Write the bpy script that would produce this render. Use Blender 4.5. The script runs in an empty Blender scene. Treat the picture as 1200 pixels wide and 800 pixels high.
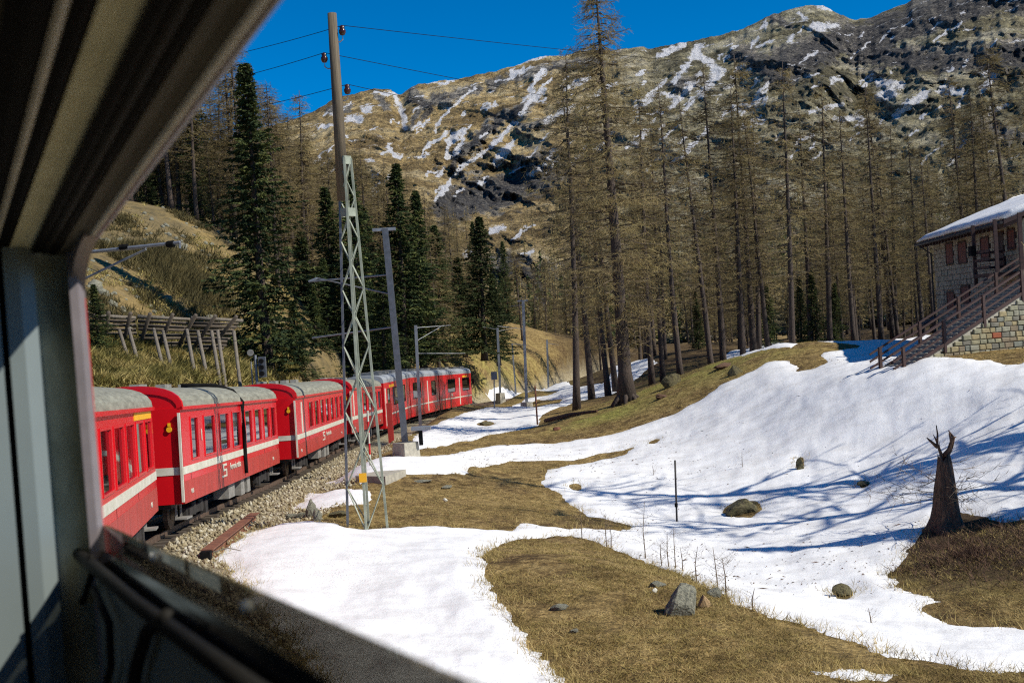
import bpy, math, random
import numpy as np
from mathutils import Vector, Matrix
random.seed(7); RNG = np.random.default_rng(7)
S = bpy.context.scene; COL = S.collection
R = math.radians
# ---------------------------------------------------------------- camera, world, sun
FPX = 1350.0; CX, CY = 600.0, 400.0
EYE = Vector((0, 0, 2.95))
roll = R(3.7); pitch = math.atan(25/FPX)
fw = Vector((0, math.cos(pitch), -math.sin(pitch)))
rt0 = Vector((1, 0, 0)); up0 = rt0.cross(fw)
rt = rt0*math.cos(roll) - up0*math.sin(roll)
up = rt0*math.sin(roll) + up0*math.cos(roll)
cam_d = bpy.data.cameras.new('camera'); cam = bpy.data.objects.new('camera', cam_d); COL.objects.link(cam)
cam.matrix_world = Matrix(((rt.x, up.x, -fw.x, EYE.x), (rt.y, up.y, -fw.y, EYE.y), (rt.z, up.z, -fw.z, EYE.z), (0, 0, 0, 1)))
cam_d.sensor_width = 36; cam_d.lens = 36*FPX/1200; cam_d.clip_start = 0.01; cam_d.clip_end = 8000
cam_d.dof.use_dof = True; cam_d.dof.focus_distance = 40; cam_d.dof.aperture_fstop = 9.0
S.camera = cam
SUN_AZ, SUN_EL = R(111), R(42)
w = bpy.data.worlds.new('World'); S.world = w; w.use_nodes = True
nt = w.node_tree; nt.nodes.clear()
sk = nt.nodes.new('ShaderNodeTexSky'); sk.sky_type = 'NISHITA'; sk.sun_disc = False
sk.sun_elevation = SUN_EL; sk.sun_rotation = SUN_AZ; sk.altitude = 2500; sk.air_density = 0.9; sk.dust_density = 0.0; sk.ozone_density = 4.0
hs = nt.nodes.new('ShaderNodeHueSaturation'); hs.inputs['Saturation'].default_value = 1.55; hs.inputs['Value'].default_value = 0.88
bg = nt.nodes.new('ShaderNodeBackground'); bg.inputs['Strength'].default_value = 0.12
wo = nt.nodes.new('ShaderNodeOutputWorld')
nt.links.new(sk.outputs[0], hs.inputs['Color']); nt.links.new(hs.outputs[0], bg.inputs[0]); nt.links.new(bg.outputs[0], wo.inputs[0])
sl = bpy.data.lights.new('sun', 'SUN'); sl.energy = 4.6; sl.angle = R(0.53); sl.color = (1, 0.94, 0.83)
so = bpy.data.objects.new('sun', sl); COL.objects.link(so)
sdir = Vector((math.sin(SUN_AZ)*math.cos(SUN_EL), math.cos(SUN_AZ)*math.cos(SUN_EL), math.sin(SUN_EL)))
so.rotation_euler = sdir.to_track_quat('Z', 'Y').to_euler(); so.location = (30, -10, 40)
S.view_settings.view_transform = 'Standard'; S.view_settings.look = 'None'; S.view_settings.gamma = 1; S.view_settings.exposure = 0.30
S.render.engine = 'CYCLES'
S.cycles.use_denoising = False; S.cycles.filter_width = 1.2; S.cycles.max_bounces = 8; S.cycles.transparent_max_bounces = 16; S.cycles.sample_clamp_indirect = 4

def ray(px, py):
    return rt*((px-CX)/FPX) + up*(-(py-CY)/FPX) + fw
def at(px, py, d):                # the point seen at a pixel whose world Y is d
    r = ray(px, py); return EYE + r*(d/r.y)
def hz(px, py, h):                # the point seen at a pixel lying h metres below the eye
    r = ray(px, py); return EYE + r*(-h/r.z)

# ---------------------------------------------------------------- noise
def _hash(ix, iy, seed):
    h = (ix.astype(np.int64)*374761393 + iy.astype(np.int64)*668265263 + seed*1442695041) & 0xffffffff
    h = ((h ^ (h >> 13))*1274126177) & 0xffffffff
    return ((h ^ (h >> 16)) & 0xffff)/65535.0
def vnoise(x, y, seed=0):
    x = np.asarray(x, float); y = np.asarray(y, float)
    ix = np.floor(x); iy = np.floor(y); fx = x-ix; fy = y-iy
    fx = fx*fx*(3-2*fx); fy = fy*fy*(3-2*fy)
    a = _hash(ix, iy, seed); b = _hash(ix+1, iy, seed); c = _hash(ix, iy+1, seed); d = _hash(ix+1, iy+1, seed)
    return (a*(1-fx)+b*fx)*(1-fy)+(c*(1-fx)+d*fx)*fy
def fbm(x, y, o=4, seed=0, gain=0.5):
    s = 0; a = 1; t = 0
    for i in range(o):
        s = s + a*(vnoise(x*2**i+i*17.3, y*2**i-i*9.1, seed+i)*2-1); t += a; a *= gain
    return s/t
def ridged(x, y, o=5, seed=0):
    s = 0; a = 1; t = 0
    for i in range(o):
        n = 1-abs(vnoise(x*2**i+i*7.7, y*2**i+i*3.1, seed+i)*2-1)
        s = s + a*n*n; t += a; a *= 0.55
    return s/t
def sstep(a, b, x):
    t = np.clip((x-a)/(b-a), 0, 1); return t*t*(3-2*t)

# ---------------------------------------------------------------- materials
MATS = {}
def newmat(name):
    m = bpy.data.materials.new(name); m.use_nodes = True; MATS[name] = m
    return m, m.node_tree, m.node_tree.nodes['Principled BSDF']
def N(t, typ, **kw):
    n = t.nodes.new(typ)
    for k, v in kw.items():
        if hasattr(n, k): setattr(n, k, v)
    return n
def noise_node(t, scale, detail=6, rough=0.6, coord='Object', stretch=None):
    tc = t.nodes.new('ShaderNodeTexCoord'); src = tc.outputs[coord]
    if stretch:
        mp = t.nodes.new('ShaderNodeMapping'); mp.inputs['Scale'].default_value = stretch; t.links.new(src, mp.inputs[0]); src = mp.outputs[0]
    n = t.nodes.new('ShaderNodeTexNoise'); n.inputs['Scale'].default_value = scale; n.inputs['Detail'].default_value = detail; n.inputs['Roughness'].default_value = rough
    t.links.new(src, n.inputs['Vector']); return n
def ramp(t, src, stops):
    r = t.nodes.new('ShaderNodeValToRGB'); e = r.color_ramp.elements
    while len(e) < len(stops): e.new(0.5)
    for i, (p, c) in enumerate(stops):
        e[i].position = p; e[i].color = (*c, 1) if len(c) == 3 else c
    t.links.new(src, r.inputs[0]); return r
def mixc(t, fac, a, b):
    m = t.nodes.new('ShaderNodeMix'); m.data_type = 'RGBA'
    for s, v in ((m.inputs[0], fac), (m.inputs[6], a), (m.inputs[7], b)):
        if hasattr(v, 'node'): t.links.new(v, s)
        else: s.default_value = v if not isinstance(v, tuple) else (*v, 1)
    return m.outputs[2]
def math_(t, op, a, b=None, clamp=False):
    m = t.nodes.new('ShaderNodeMath'); m.operation = op; m.use_clamp = clamp
    for i, v in enumerate((a, b)):
        if v is None: continue
        if hasattr(v, 'node'): t.links.new(v, m.inputs[i])
        else: m.inputs[i].default_value = v
    return m.outputs[0]
def bump(t, b, src, strength, dist=0.02):
    n = t.nodes.new('ShaderNodeBump'); n.inputs['Strength'].default_value = strength; n.inputs['Distance'].default_value = dist
    t.links.new(src, n.inputs['Height']); t.links.new(n.outputs[0], b.inputs['Normal']); return n
def simple(name, c1, c2=None, scale=4, rough=0.7, metal=0.0, bmp=0.0, stretch=None, detail=5, spec=0.5, bdist=0.02, coat=0):
    m, t, b = newmat(name)
    b.inputs['Roughness'].default_value = rough; b.inputs['Metallic'].default_value = metal; b.inputs['Specular IOR Level'].default_value = spec
    if coat: b.inputs['Coat Weight'].default_value = coat; b.inputs['Coat Roughness'].default_value = 0.12
    c2 = c2 or tuple(v*0.75 for v in c1)
    n = noise_node(t, scale, detail, stretch=stretch)
    r = ramp(t, n.outputs[0], [(0.35, c2), (0.65, c1)]); t.links.new(r.outputs[0], b.inputs['Base Color'])
    if bmp: bump(t, b, n.outputs[0], bmp, bdist)
    return m
M_red = simple('red_paint', (0.62, 0.006, 0.012), (0.54, 0.005, 0.010), 1.2, 0.28, stretch=(1, 1, 0.3), coat=0.15)
M_redlow = simple('red_paint_dusty', (0.46, 0.04, 0.03), (0.33, 0.03, 0.022), 2.2, 0.42, stretch=(3, 3, 0.25))
M_roof = simple('carriage_roof_paint', (0.29, 0.285, 0.22), (0.17, 0.165, 0.125), 1.8, 0.65, stretch=(1, 5, 5))
M_roofsil = simple('silver_roof', (0.42, 0.44, 0.46), (0.30, 0.32, 0.34), 1.5, 0.45, metal=0.2)
M_white = simple('white_stripe', (0.62, 0.60, 0.50), (0.50, 0.48, 0.38), 3, 0.5)
M_yellow = simple('yellow_paint', (0.80, 0.42, 0.01), (0.72, 0.36, 0.01), 3, 0.45)
M_black = simple('black_rubber', (0.010, 0.010, 0.010), (0.005, 0.005, 0.005), 8, 0.8, spec=0.08)
M_under = simple('underframe_steel', (0.035, 0.03, 0.026), (0.015, 0.013, 0.012), 5, 0.75)
M_greybox = simple('grey_equipment_paint', (0.28, 0.27, 0.24), (0.18, 0.17, 0.15), 6, 0.6)
M_seat = simple('seat_fabric', (0.10, 0.11, 0.15), (0.06, 0.06, 0.09), 6, 0.9)
M_inwhite = simple('headrest_cloth', (0.5, 0.5, 0.5), (0.4, 0.4, 0.4), 6, 0.9)
M_inner = simple('carriage_lining', (0.16, 0.14, 0.11), (0.12, 0.10, 0.08), 2, 0.7)
M_alu = simple('weathered_aluminium', (0.55, 0.55, 0.57), (0.42, 0.42, 0.45), 6, 0.35, metal=0.85, stretch=(0.3, 8, 8))
M_galv = simple('galvanised_steel', (0.26, 0.28, 0.30), (0.19, 0.20, 0.22), 5, 0.5, metal=0.3)
M_galvd = simple('dark_galvanised_steel', (0.13, 0.14, 0.16), (0.09, 0.10, 0.11), 5, 0.45, metal=0.3)
M_palegreen = simple('pale_green_mast_paint', (0.32, 0.35, 0.27), (0.18, 0.20, 0.15), 3, 0.6)
M_wood = simple('weathered_wood', (0.20, 0.17, 0.13), (0.10, 0.085, 0.065), 3, 0.85, bmp=0.4, stretch=(6, 6, 1))
M_wooddark = simple('old_dark_wood', (0.115, 0.09, 0.065), (0.05, 0.04, 0.03), 3, 0.9, bmp=0.4, stretch=(1, 6, 6))
M_polewood = simple('tarred_pole_wood', (0.15, 0.115, 0.07), (0.07, 0.055, 0.035), 4, 0.8, bmp=0.3, stretch=(8, 8, 0.4))
M_brownwood = simple('red_brown_timber', (0.055, 0.024, 0.018), (0.028, 0.012, 0.010), 5, 0.7, stretch=(1, 1, 5))
M_shutter = simple('reddish_shutter', (0.16, 0.045, 0.025), (0.11, 0.03, 0.02), 5, 0.7)
M_concrete = simple('concrete', (0.42, 0.39, 0.31), (0.28, 0.26, 0.21), 6, 0.9, bmp=0.3)
M_rust = simple('rusty_steel', (0.22, 0.09, 0.045), (0.12, 0.045, 0.025), 6, 0.85, bmp=0.3)
M_rail = simple('rail_steel', (0.16, 0.11, 0.08), (0.09, 0.06, 0.045), 6, 0.5, metal=0.3)
M_sleeper = simple('sleeper_wood', (0.09, 0.07, 0.05), (0.05, 0.04, 0.03), 5, 0.9)
M_insul = simple('brown_porcelain', (0.05, 0.012, 0.008), (0.03, 0.008, 0.006), 5, 0.2)
M_bark = simple('larch_bark', (0.085, 0.06, 0.045), (0.035, 0.026, 0.02), 5, 0.9, bmp=0.8, stretch=(5, 5, 1.2), bdist=0.06)
M_stump = simple('stump_wood', (0.19, 0.105, 0.06), (0.06, 0.034, 0.022), 4, 0.95, bmp=0.9, stretch=(7, 7, 1), bdist=0.08)
M_rock = simple('lichen_rock', (0.27, 0.26, 0.19), (0.10, 0.10, 0.075), 6, 0.9, bmp=0.8, bdist=0.08)
M_rocky = simple('ochre_rock', (0.40, 0.26, 0.12), (0.25, 0.17, 0.09), 6, 0.9, bmp=0.5, bdist=0.05)
M_mossrock = simple('mossy_rock', (0.13, 0.115, 0.05), (0.05, 0.04, 0.022), 4, 0.95, bmp=0.8, bdist=0.08)
M_twig = simple('bare_twig', (0.20, 0.145, 0.085), (0.13, 0.09, 0.055), 1.2, 0.85)

def leafy(name, c1, c2, c3, scale=0.5, trans=0.25, lo=0.3, hi=0.7):
    m, t, b = newmat(name)
    oi = t.nodes.new('ShaderNodeObjectInfo')
    n = noise_node(t, scale, 4)
    r = ramp(t, n.outputs[0], [(lo, c1), (0.5, c2), (hi, c3)])
    h = t.nodes.new('ShaderNodeHueSaturation'); t.links.new(r.outputs[0], h.inputs['Color'])
    mr = t.nodes.new('ShaderNodeMapRange'); mr.inputs[3].default_value = 0.7; mr.inputs[4].default_value = 1.25
    t.links.new(oi.outputs['Random'], mr.inputs[0]); t.links.new(mr.outputs[0], h.inputs['Value'])
    t.links.new(h.outputs[0], b.inputs['Base Color']); b.inputs['Roughness'].default_value = 0.8; b.inputs['Specular IOR Level'].default_value = 0.2
    tr = t.nodes.new('ShaderNodeBsdfTranslucent'); t.links.new(h.outputs[0], tr.inputs[0])
    ms = t.nodes.new('ShaderNodeMixShader'); ms.inputs[0].default_value = trans
    out = t.nodes['Material Output']; t.links.new(b.outputs[0], ms.inputs[1]); t.links.new(tr.outputs[0], ms.inputs[2]); t.links.new(ms.outputs[0], out.inputs[0])
    return m
M_larch = leafy('larch_twigs', (0.155, 0.118, 0.06), (0.26, 0.20, 0.088), (0.37, 0.30, 0.125), 0.35)
M_larchpur = leafy('larch_top_twigs', (0.12, 0.07, 0.055), (0.17, 0.10, 0.07), (0.22, 0.14, 0.08), 0.5)
M_spruce = leafy('spruce_needles', (0.018, 0.032, 0.012), (0.042, 0.062, 0.02), (0.115, 0.13, 0.038), 1.1, 0.15, 0.4, 0.6)
M_sprucey = leafy('pale_spruce_needles', (0.03, 0.045, 0.015), (0.055, 0.075, 0.025), (0.11, 0.12, 0.045), 0.8, 0.15)
M_grass = leafy('dry_grass_blades', (0.24, 0.175, 0.06), (0.40, 0.31, 0.11), (0.48, 0.36, 0.15), 0.9, 0.2, 0.41, 0.59)
M_gorse = leafy('yellow_green_brush', (0.16, 0.14, 0.04), (0.32, 0.27, 0.08), (0.48, 0.38, 0.14), 0.7, 0.2, 0.4, 0.6)

def glassmat(name, tint=(0.35, 0.38, 0.4), refl=0.35, dirt=0.0):
    m, t, b = newmat(name)
    t.nodes.remove(b)
    tr = t.nodes.new('ShaderNodeBsdfTransparent'); tr.inputs[0].default_value = (*tint, 1)
    gl = t.nodes.new('ShaderNodeBsdfGlossy'); gl.inputs['Roughness'].default_value = 0.03; gl.inputs['Color'].default_value = (0.9, 0.9, 0.9, 1)
    lw = t.nodes.new('ShaderNodeLayerWeight'); lw.inputs[0].default_value = 0.5
    f = math_(t, 'ADD', math_(t, 'POWER', lw.outputs['Facing'], 5.0), 0.04+refl*0.25, True)
    ms = t.nodes.new('ShaderNodeMixShader'); t.links.new(f, ms.inputs[0]); t.links.new(tr.outputs[0], ms.inputs[1]); t.links.new(gl.outputs[0], ms.inputs[2])
    res = ms
    if dirt:
        df = t.nodes.new('ShaderNodeBsdfDiffuse'); df.inputs[0].default_value = (0.09, 0.085, 0.075, 1)
        n = noise_node(t, 14, 5, stretch=(1, 3, 1)); rr = ramp(t, n.outputs[0], [(0.3, (dirt*0.5,)*3), (0.7, (dirt*1.3,)*3)])
        m2 = t.nodes.new('ShaderNodeMixShader'); t.links.new(rr.outputs[0], m2.inputs[0]); t.links.new(ms.outputs[0], m2.inputs[1]); t.links.new(df.outputs[0], m2.inputs[2]); res = m2
    t.links.new(res.outputs[0], t.nodes['Material Output'].inputs[0]); return m
M_glass = glassmat('carriage_glass', (0.26, 0.28, 0.28), 0.2)
M_glassdark = glassmat('dark_tinted_glass', (0.12, 0.13, 0.14), 0.1)
M_sash = glassmat('smeared_window_glass', (0.42, 0.41, 0.38), 0.25, 0.22)

# ---------------------------------------------------------------- object helpers
def tag(o, label=None, cat=None, group=None, kind=None):
    if label: o['label'] = label
    if cat: o['category'] = cat
    if group: o['group'] = group
    if kind: o['kind'] = kind
    return o
def empty(name, loc=(0, 0, 0), rz=0, mat=None, parent=None):
    o = bpy.data.objects.new(name, None); COL.objects.link(o); o.empty_display_size = 0.3
    if mat is not None: o.matrix_world = mat
    else: o.location = loc; o.rotation_euler = (0, 0, rz)
    if parent: o.parent = parent
    return o
def link(name, me, parent=None, loc=None):
    o = bpy.data.objects.new(name, me); COL.objects.link(o)
    if parent: o.parent = parent
    if loc is not None: o.location = loc
    return o
class MB:
    def __init__(s): s.v = []; s.f = []; s.mi = []; s.m = 0
    def add(s, vs, fs):
        n = len(s.v); s.v += [tuple(p) for p in vs]; s.f += [tuple(i+n for i in f) for f in fs]; s.mi += [s.m]*len(fs)
    def box(s, c, size, M=None):
        x, y, z = [k/2 for k in size]; c = Vector(c)
        vs = [Vector((sx*x, sy*y, sz*z)) for sz in (-1, 1) for sy in (-1, 1) for sx in (-1, 1)]
        vs = [(M @ p if M else p)+c for p in vs]
        s.add(vs, [(0, 2, 3, 1), (4, 5, 7, 6), (0, 1, 5, 4), (2, 6, 7, 3), (0, 4, 6, 2), (1, 3, 7, 5)])
    def box2(s, a, b):
        s.box([(p+q)/2 for p, q in zip(a, b)], [abs(q-p) for p, q in zip(a, b)])
    def beam(s, a, b, w, h=None, upv=None):
        a = Vector(a); b = Vector(b); d = (b-a); L = d.length; d.normalize(); h = h or w
        u = Vector(upv or (0, 0, 1))
        if abs(d.dot(u)) > 0.98: u = Vector((0, 1, 0))
        x = d.cross(u).normalized(); z = x.cross(d)
        vs = []
        for p in (a, b):
            for sx, sz in ((-1, -1), (1, -1), (1, 1), (-1, 1)): vs.append(p+x*sx*w/2+z*sz*h/2)
        s.add(vs, [(3, 2, 1, 0), (4, 5, 6, 7), (0, 1, 5, 4), (1, 2, 6, 5), (2, 3, 7, 6), (3, 0, 4, 7)])
    def tube(s, pts, rs, n=8, cap=True):
        pts = [Vector(p) for p in pts]; rs = rs if hasattr(rs, '__len__') else [rs]*len(pts)
        d = (pts[-1]-pts[0]).normalized(); u = Vector((0, 0, 1)) if abs(d.z) < 0.9 else Vector((1, 0, 0))
        vs = []
        for i, p in enumerate(pts):
            t = (pts[min(i+1, len(pts)-1)]-pts[max(i-1, 0)]).normalized(); x = t.cross(u).normalized(); y = x.cross(t)
            for k in range(n):
                a = 2*math.pi*k/n; vs.append(p+(x*math.cos(a)+y*math.sin(a))*rs[i])
        fs = [(i*n+k, i*n+(k+1) % n, (i+1)*n+(k+1) % n, (i+1)*n+k) for i in range(len(pts)-1) for k in range(n)]
        if cap: fs += [tuple(range(n))[::-1], tuple((len(pts)-1)*n+k for k in range(n))]
        s.add(vs, fs)
    def build(s, name, mats, parent=None, smooth=False, loc=None):
        me = s.mesh(name, mats, smooth); return link(name, me, parent, loc)
    def mesh(s, name, mats, smooth=False):
        me = bpy.data.meshes.new(name); me.from_pydata(s.v, [], s.f)
        for m in (mats if isinstance(mats, (list, tuple)) else [mats]): me.materials.append(m)
        me.polygons.foreach_set('material_index', s.mi)
        if smooth: me.polygons.foreach_set('use_smooth', [True]*len(s.f))
        me.update(); return me
def npmesh(name, V, F, mat, smooth=False, attrs=None):
    V = np.asarray(V, np.float32); F = np.asarray(F, np.int32); k = F.shape[1]
    me = bpy.data.meshes.new(name); me.vertices.add(len(V)); me.vertices.foreach_set('co', V.ravel())
    me.loops.add(F.size); me.loops.foreach_set('vertex_index', F.ravel())
    me.polygons.add(len(F)); me.polygons.foreach_set('loop_start', np.arange(0, F.size, k, dtype=np.int32))
    if smooth: me.polygons.foreach_set('use_smooth', np.ones(len(F), bool))
    for an, av in (attrs or {}).items():
        a = me.attributes.new(an, 'FLOAT_COLOR', 'POINT'); c = np.ones((len(V), 4), np.float32); c[:, :av.shape[1]] = av; a.data.foreach_set('color', c.ravel())
    for m in (mat if isinstance(mat, (list, tuple)) else [mat]): me.materials.append(m)
    me.update(calc_edges=True); me.validate(); return me
def frame_mat(o, x, y, z):
    return Matrix(((x.x, y.x, z.x, o.x), (x.y, y.y, z.y, o.y), (x.z, y.z, z.z, o.z), (0, 0, 0, 1)))

# ---------------------------------------------------------------- railway line
SK = 0.75
side = [Vector((5.5, -9.0, 0.65+SK)), Vector((0.22, 0, 0+SK)), Vector((-5.4, 12.4, -0.92+SK)), at(187, 596, 27), at(217, 590, 28.4), at(330, 541, 43.4),
        at(350, 537, 44.6), at(406, 510, 59.8), at(414, 508, 60.8), at(450, 495.7, 74), at(452, 495, 74.6), at(482, 482.5, 86), at(516, 474.5, 99), at(554, 467.5, 112),
        at(610, 459, 133), at(700, 446, 170), at(800, 436, 215)]
cps = []
for i in (0, 1, 2, 4, 6, 8, 10, 11, 12, 13, 14, 15, 16):
    p = side[i]; a = side[max(i-1, 0)]; b = side[min(i+1, len(side)-1)]; d = (b-a); d.z = 0; d.normalize()
    cps.append(p + Vector((-d.y, d.x, 0))*1.33 - Vector((0, 0, SK)))
def catmull(P, n=16):
    out = []
    for i in range(len(P)-1):
        p0 = P[max(i-1, 0)]; p1 = P[i]; p2 = P[i+1]; p3 = P[min(i+2, len(P)-1)]
        for k in range(n):
            t = k/n; out.append(0.5*((2*p1)+(p2-p0)*t+(2*p0-5*p1+4*p2-p3)*t*t+(3*p1-p0-3*p2+p3)*t**3))
    out.append(P[-1]); return out
TR = catmull(cps); TRA = np.array([tuple(p) for p in TR])
def track_dist(x, y):             # distance from the line and rail height
    x = np.asarray(x).ravel(); y = np.asarray(y).ravel(); best = np.full(len(x), 1e9); bz = np.zeros(len(x))
    for i in range(len(TRA)-1):
        a = TRA[i]; b = TRA[i+1]; dx, dy = b[0]-a[0], b[1]-a[1]; L = dx*dx+dy*dy
        t = np.clip(((x-a[0])*dx+(y-a[1])*dy)/L, 0, 1); d = np.hypot(x-a[0]-t*dx, y-a[1]-t*dy)
        m = d < best; best[m] = d[m]; bz[m] = (a[2]+t*(b[2]-a[2]))[m]
    return best, bz

# ---------------------------------------------------------------- terrain control points
CP = []
def g(px, py, h): p = hz(px, py, h); CP.append((p.x, p.y, p.z)); return p
for a in [(540, 800, 5.0), (700, 800, 5.3), (650, 640, 5.15), (800, 692, 5.2), (1000, 765, 5.4), (1200, 792, 5.6), (900, 730, 5.3), (720, 655, 5.2), (590, 680, 5.1),
          (740, 640, 6.3), (830, 680, 6.35), (900, 705, 6.35), (1100, 755, 6.3), (900, 600, 6.55), (792, 612, 6.6), (1000, 640, 6.4), (1110, 622, 5.9), (1180, 622, 5.7), (1150, 700, 6.0), (1080, 690, 6.1),
          (700, 592, 6.6), (650, 562, 5.95), (900, 520, 5.4), (1100, 520, 5.05), (1000, 460, 3.75), (1190, 455, 3.4), (900, 440, 3.4), (1050, 414, 2.85), (940, 399, 2.1), (1060, 430, 2.85), (1190, 412, 2.6),
          (1100, 404, 3.0), (800, 500, 5.4), (735, 472, 4.9), (845, 424, 3.2), (800, 445, 3.9), (540, 600, 5.6), (430, 620, 5.35), (350, 600, 5.2), (640, 600, 6.0), (400, 700, 5.2), (300, 645, 4.75),
          (560, 640, 5.45), (500, 750, 5.1), (480, 570, 5.55), (560, 545, 5.9), (640, 530, 6.1), (478, 532, 4.95), (560, 500, 6.6), (600, 480, 7.3), (520, 512, 6.0), (640, 475, 7.4), (680, 471, 6.1), (640, 502, 5.7),
          (400, 560, 5.1), (330, 600, 4.9)]: g(*a)
def g2(px, py, d): p = at(px, py, d); CP.append((p.x, p.y, p.z)); return p
for a in [(150, 442, 52), (200, 436, 55), (120, 405, 58), (280, 436, 60), (230, 410, 64), (130, 330, 72), (200, 340, 78), (130, 265, 88), (200, 262, 92), (175, 240, 100), (300, 300, 100), (300, 440, 68), (350, 335, 110),
          (360, 430, 80), (420, 420, 100), (400, 310, 150), (560, 402, 140), (500, 412, 122), (560, 445, 134), (600, 425, 146), (640, 446, 152), (520, 400, 150), (470, 425, 112), (590, 458, 131), (640, 455, 148), (460, 330, 170)]: g2(*a)
CP += [(-16, 30, -1.2), (-26, 30, 2.5), (-13, 12, 0.8), (-26, 12, 5), (-9, 0, 0.8), (-22, 0, 5), (-20, -20, 4), (22, 15, -2.8), (32, 32, -1.6), (42, 52, 1.0), (55, 75, 3), (14, 4, -2.6), (7, 5, -2.2), (20, -8, -2), (4, 1, -1.5), (5, 11, -2.4), (2, 8, -1.7),
       (10, -25, 0), (40, -10, -1), (-60, 0, 14), (-60, 60, 20), (80, 20, 4), (25, 80, -0.2), (3, 115, -4.8), (-100, -30, 20), (100, -60, 0)]
for a in [(-500, 150, 110), (-200, 200, 100), (0, 235, 110), (-300, 260, 200), (60, 275, 200), (200, 262, 160), (250, 280, 210), (350, 330, 210), (450, 375, 240), (560, 412, 260), (-200, 300, 320), (200, 320, 320), (400, 365, 330), (520, 400, 340),
          (640, 428, 260), (660, 425, 340), (720, 428, 130), (800, 412, 110), (900, 408, 110), (1000, 403, 100), (1100, 398, 100), (1200, 390, 100), (800, 408, 180), (1000, 395, 180), (1200, 375, 180), (800, 405, 300), (1000, 390, 300), (1200, 365, 300), (1500, 370, 100), (1500, 350, 200), (2000, 350, 120), (2000, 330, 300)]: g2(*a)
CPA = np.array(CP); PX, PY = CPA[:, 0], CPA[:, 1]
def tk(r): return np.where(r > 1e-6, r*r*np.log(r+1e-9), 0)
SC = 40.0
n_ = len(CPA); K = tk(np.hypot(PX[:, None]-PX, PY[:, None]-PY)/SC)+np.eye(n_)*0.004
Pm = np.c_[np.ones(n_), PX/SC, PY/SC]; A_ = np.zeros((n_+3, n_+3)); A_[:n_, :n_] = K; A_[:n_, n_:] = Pm; A_[n_:, :n_] = Pm.T
sol = np.linalg.solve(A_, np.r_[CPA[:, 2], 0, 0, 0])
def tps(x, y):
    x = np.asarray(x, float).ravel(); y = np.asarray(y, float).ravel(); out = np.empty(len(x))
    for i in range(0, len(x), 20000):
        xx = x[i:i+20000]; yy = y[i:i+20000]
        out[i:i+20000] = tk(np.hypot(xx[:, None]-PX, yy[:, None]-PY)/SC) @ sol[:n_] + sol[n_]+sol[n_+1]*xx/SC+sol[n_+2]*yy/SC
    return out
def ground_z(x, y, fine=True):
    x = np.asarray(x, float).ravel(); y = np.asarray(y, float).ravel()
    z = tps(x, y); r = np.hypot(x, y)
    amp = 1-np.exp(-r/25)
    z = z + amp*(0.22*fbm(x*0.22, y*0.22, 4, 3)) + 0.07*fbm(x*1.1, y*1.1, 4, 9) + 0.035*fbm(x*4.2, y*4.2, 3, 19)*(1-sstep(13, 28, r))*sstep(3.5, 6, track_dist(x, y)[0])
    far = sstep(70, 140, r); z = z + far*1.6*fbm(x*0.05, y*0.05, 4, 5)
    d, tz = track_dist(x, y); wt = 1-sstep(2.0, 5.2, d)
    bed = tz-0.22-0.25*sstep(1.4, 3.2, d)+0.02*fbm(x*4, y*4, 2, 6)
    return z*(1-wt)+bed*wt
# polar grid round the camera
th = np.concatenate([np.linspace(-180, -34, 50)[:-1], np.linspace(-34, 34, 620), np.linspace(34, 180, 50)[1:]])*math.pi/180
rr = np.concatenate([[0.0, 1.2, 2.4], np.geomspace(3.5, 330, 390)])
TH, RR = np.meshgrid(th, rr, indexing='xy'); GX = (RR*np.sin(TH)); GY = (RR*np.cos(TH))
gx, gy = GX.ravel(), GY.ravel(); gz = ground_z(gx, gy)
nr, nc = GX.shape
GZ = gz.reshape(nr, nc)
lrr = np.log(np.maximum(rr, 1e-3))
def zat(x, y):                    # height of the built sheet, bilinear in the polar grid
    x = np.atleast_1d(np.asarray(x, float)); y = np.atleast_1d(np.asarray(y, float))
    r = np.hypot(x, y); t = np.arctan2(x, y)
    ci = np.clip(np.searchsorted(th, t)-1, 0, nc-2); ri = np.clip(np.searchsorted(rr, r)-1, 0, nr-2)
    ft = np.clip((t-th[ci])/(th[ci+1]-th[ci]), 0, 1); fr_ = np.clip((r-rr[ri])/(rr[ri+1]-rr[ri]), 0, 1)
    return (GZ[ri, ci]*(1-ft)+GZ[ri, ci+1]*ft)*(1-fr_)+(GZ[ri+1, ci]*(1-ft)+GZ[ri+1, ci+1]*ft)*fr_
def z1(x, y): return float(zat(x, y)[0])
def hit(px, py, dmin=8, dmax=400):  # where the line of sight through a pixel meets the ground
    r = ray(px, py); ds = np.geomspace(dmin, dmax, 700); k = ds/r.y
    X = EYE.x+r.x*k; Y = EYE.y+r.y*k; Z = EYE.z+r.z*k
    b = Z < zat(X, Y); i = int(np.argmax(b)) if b.any() else len(ds)-1
    return Vector((X[i], Y[i], z1(X[i], Y[i])))
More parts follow.
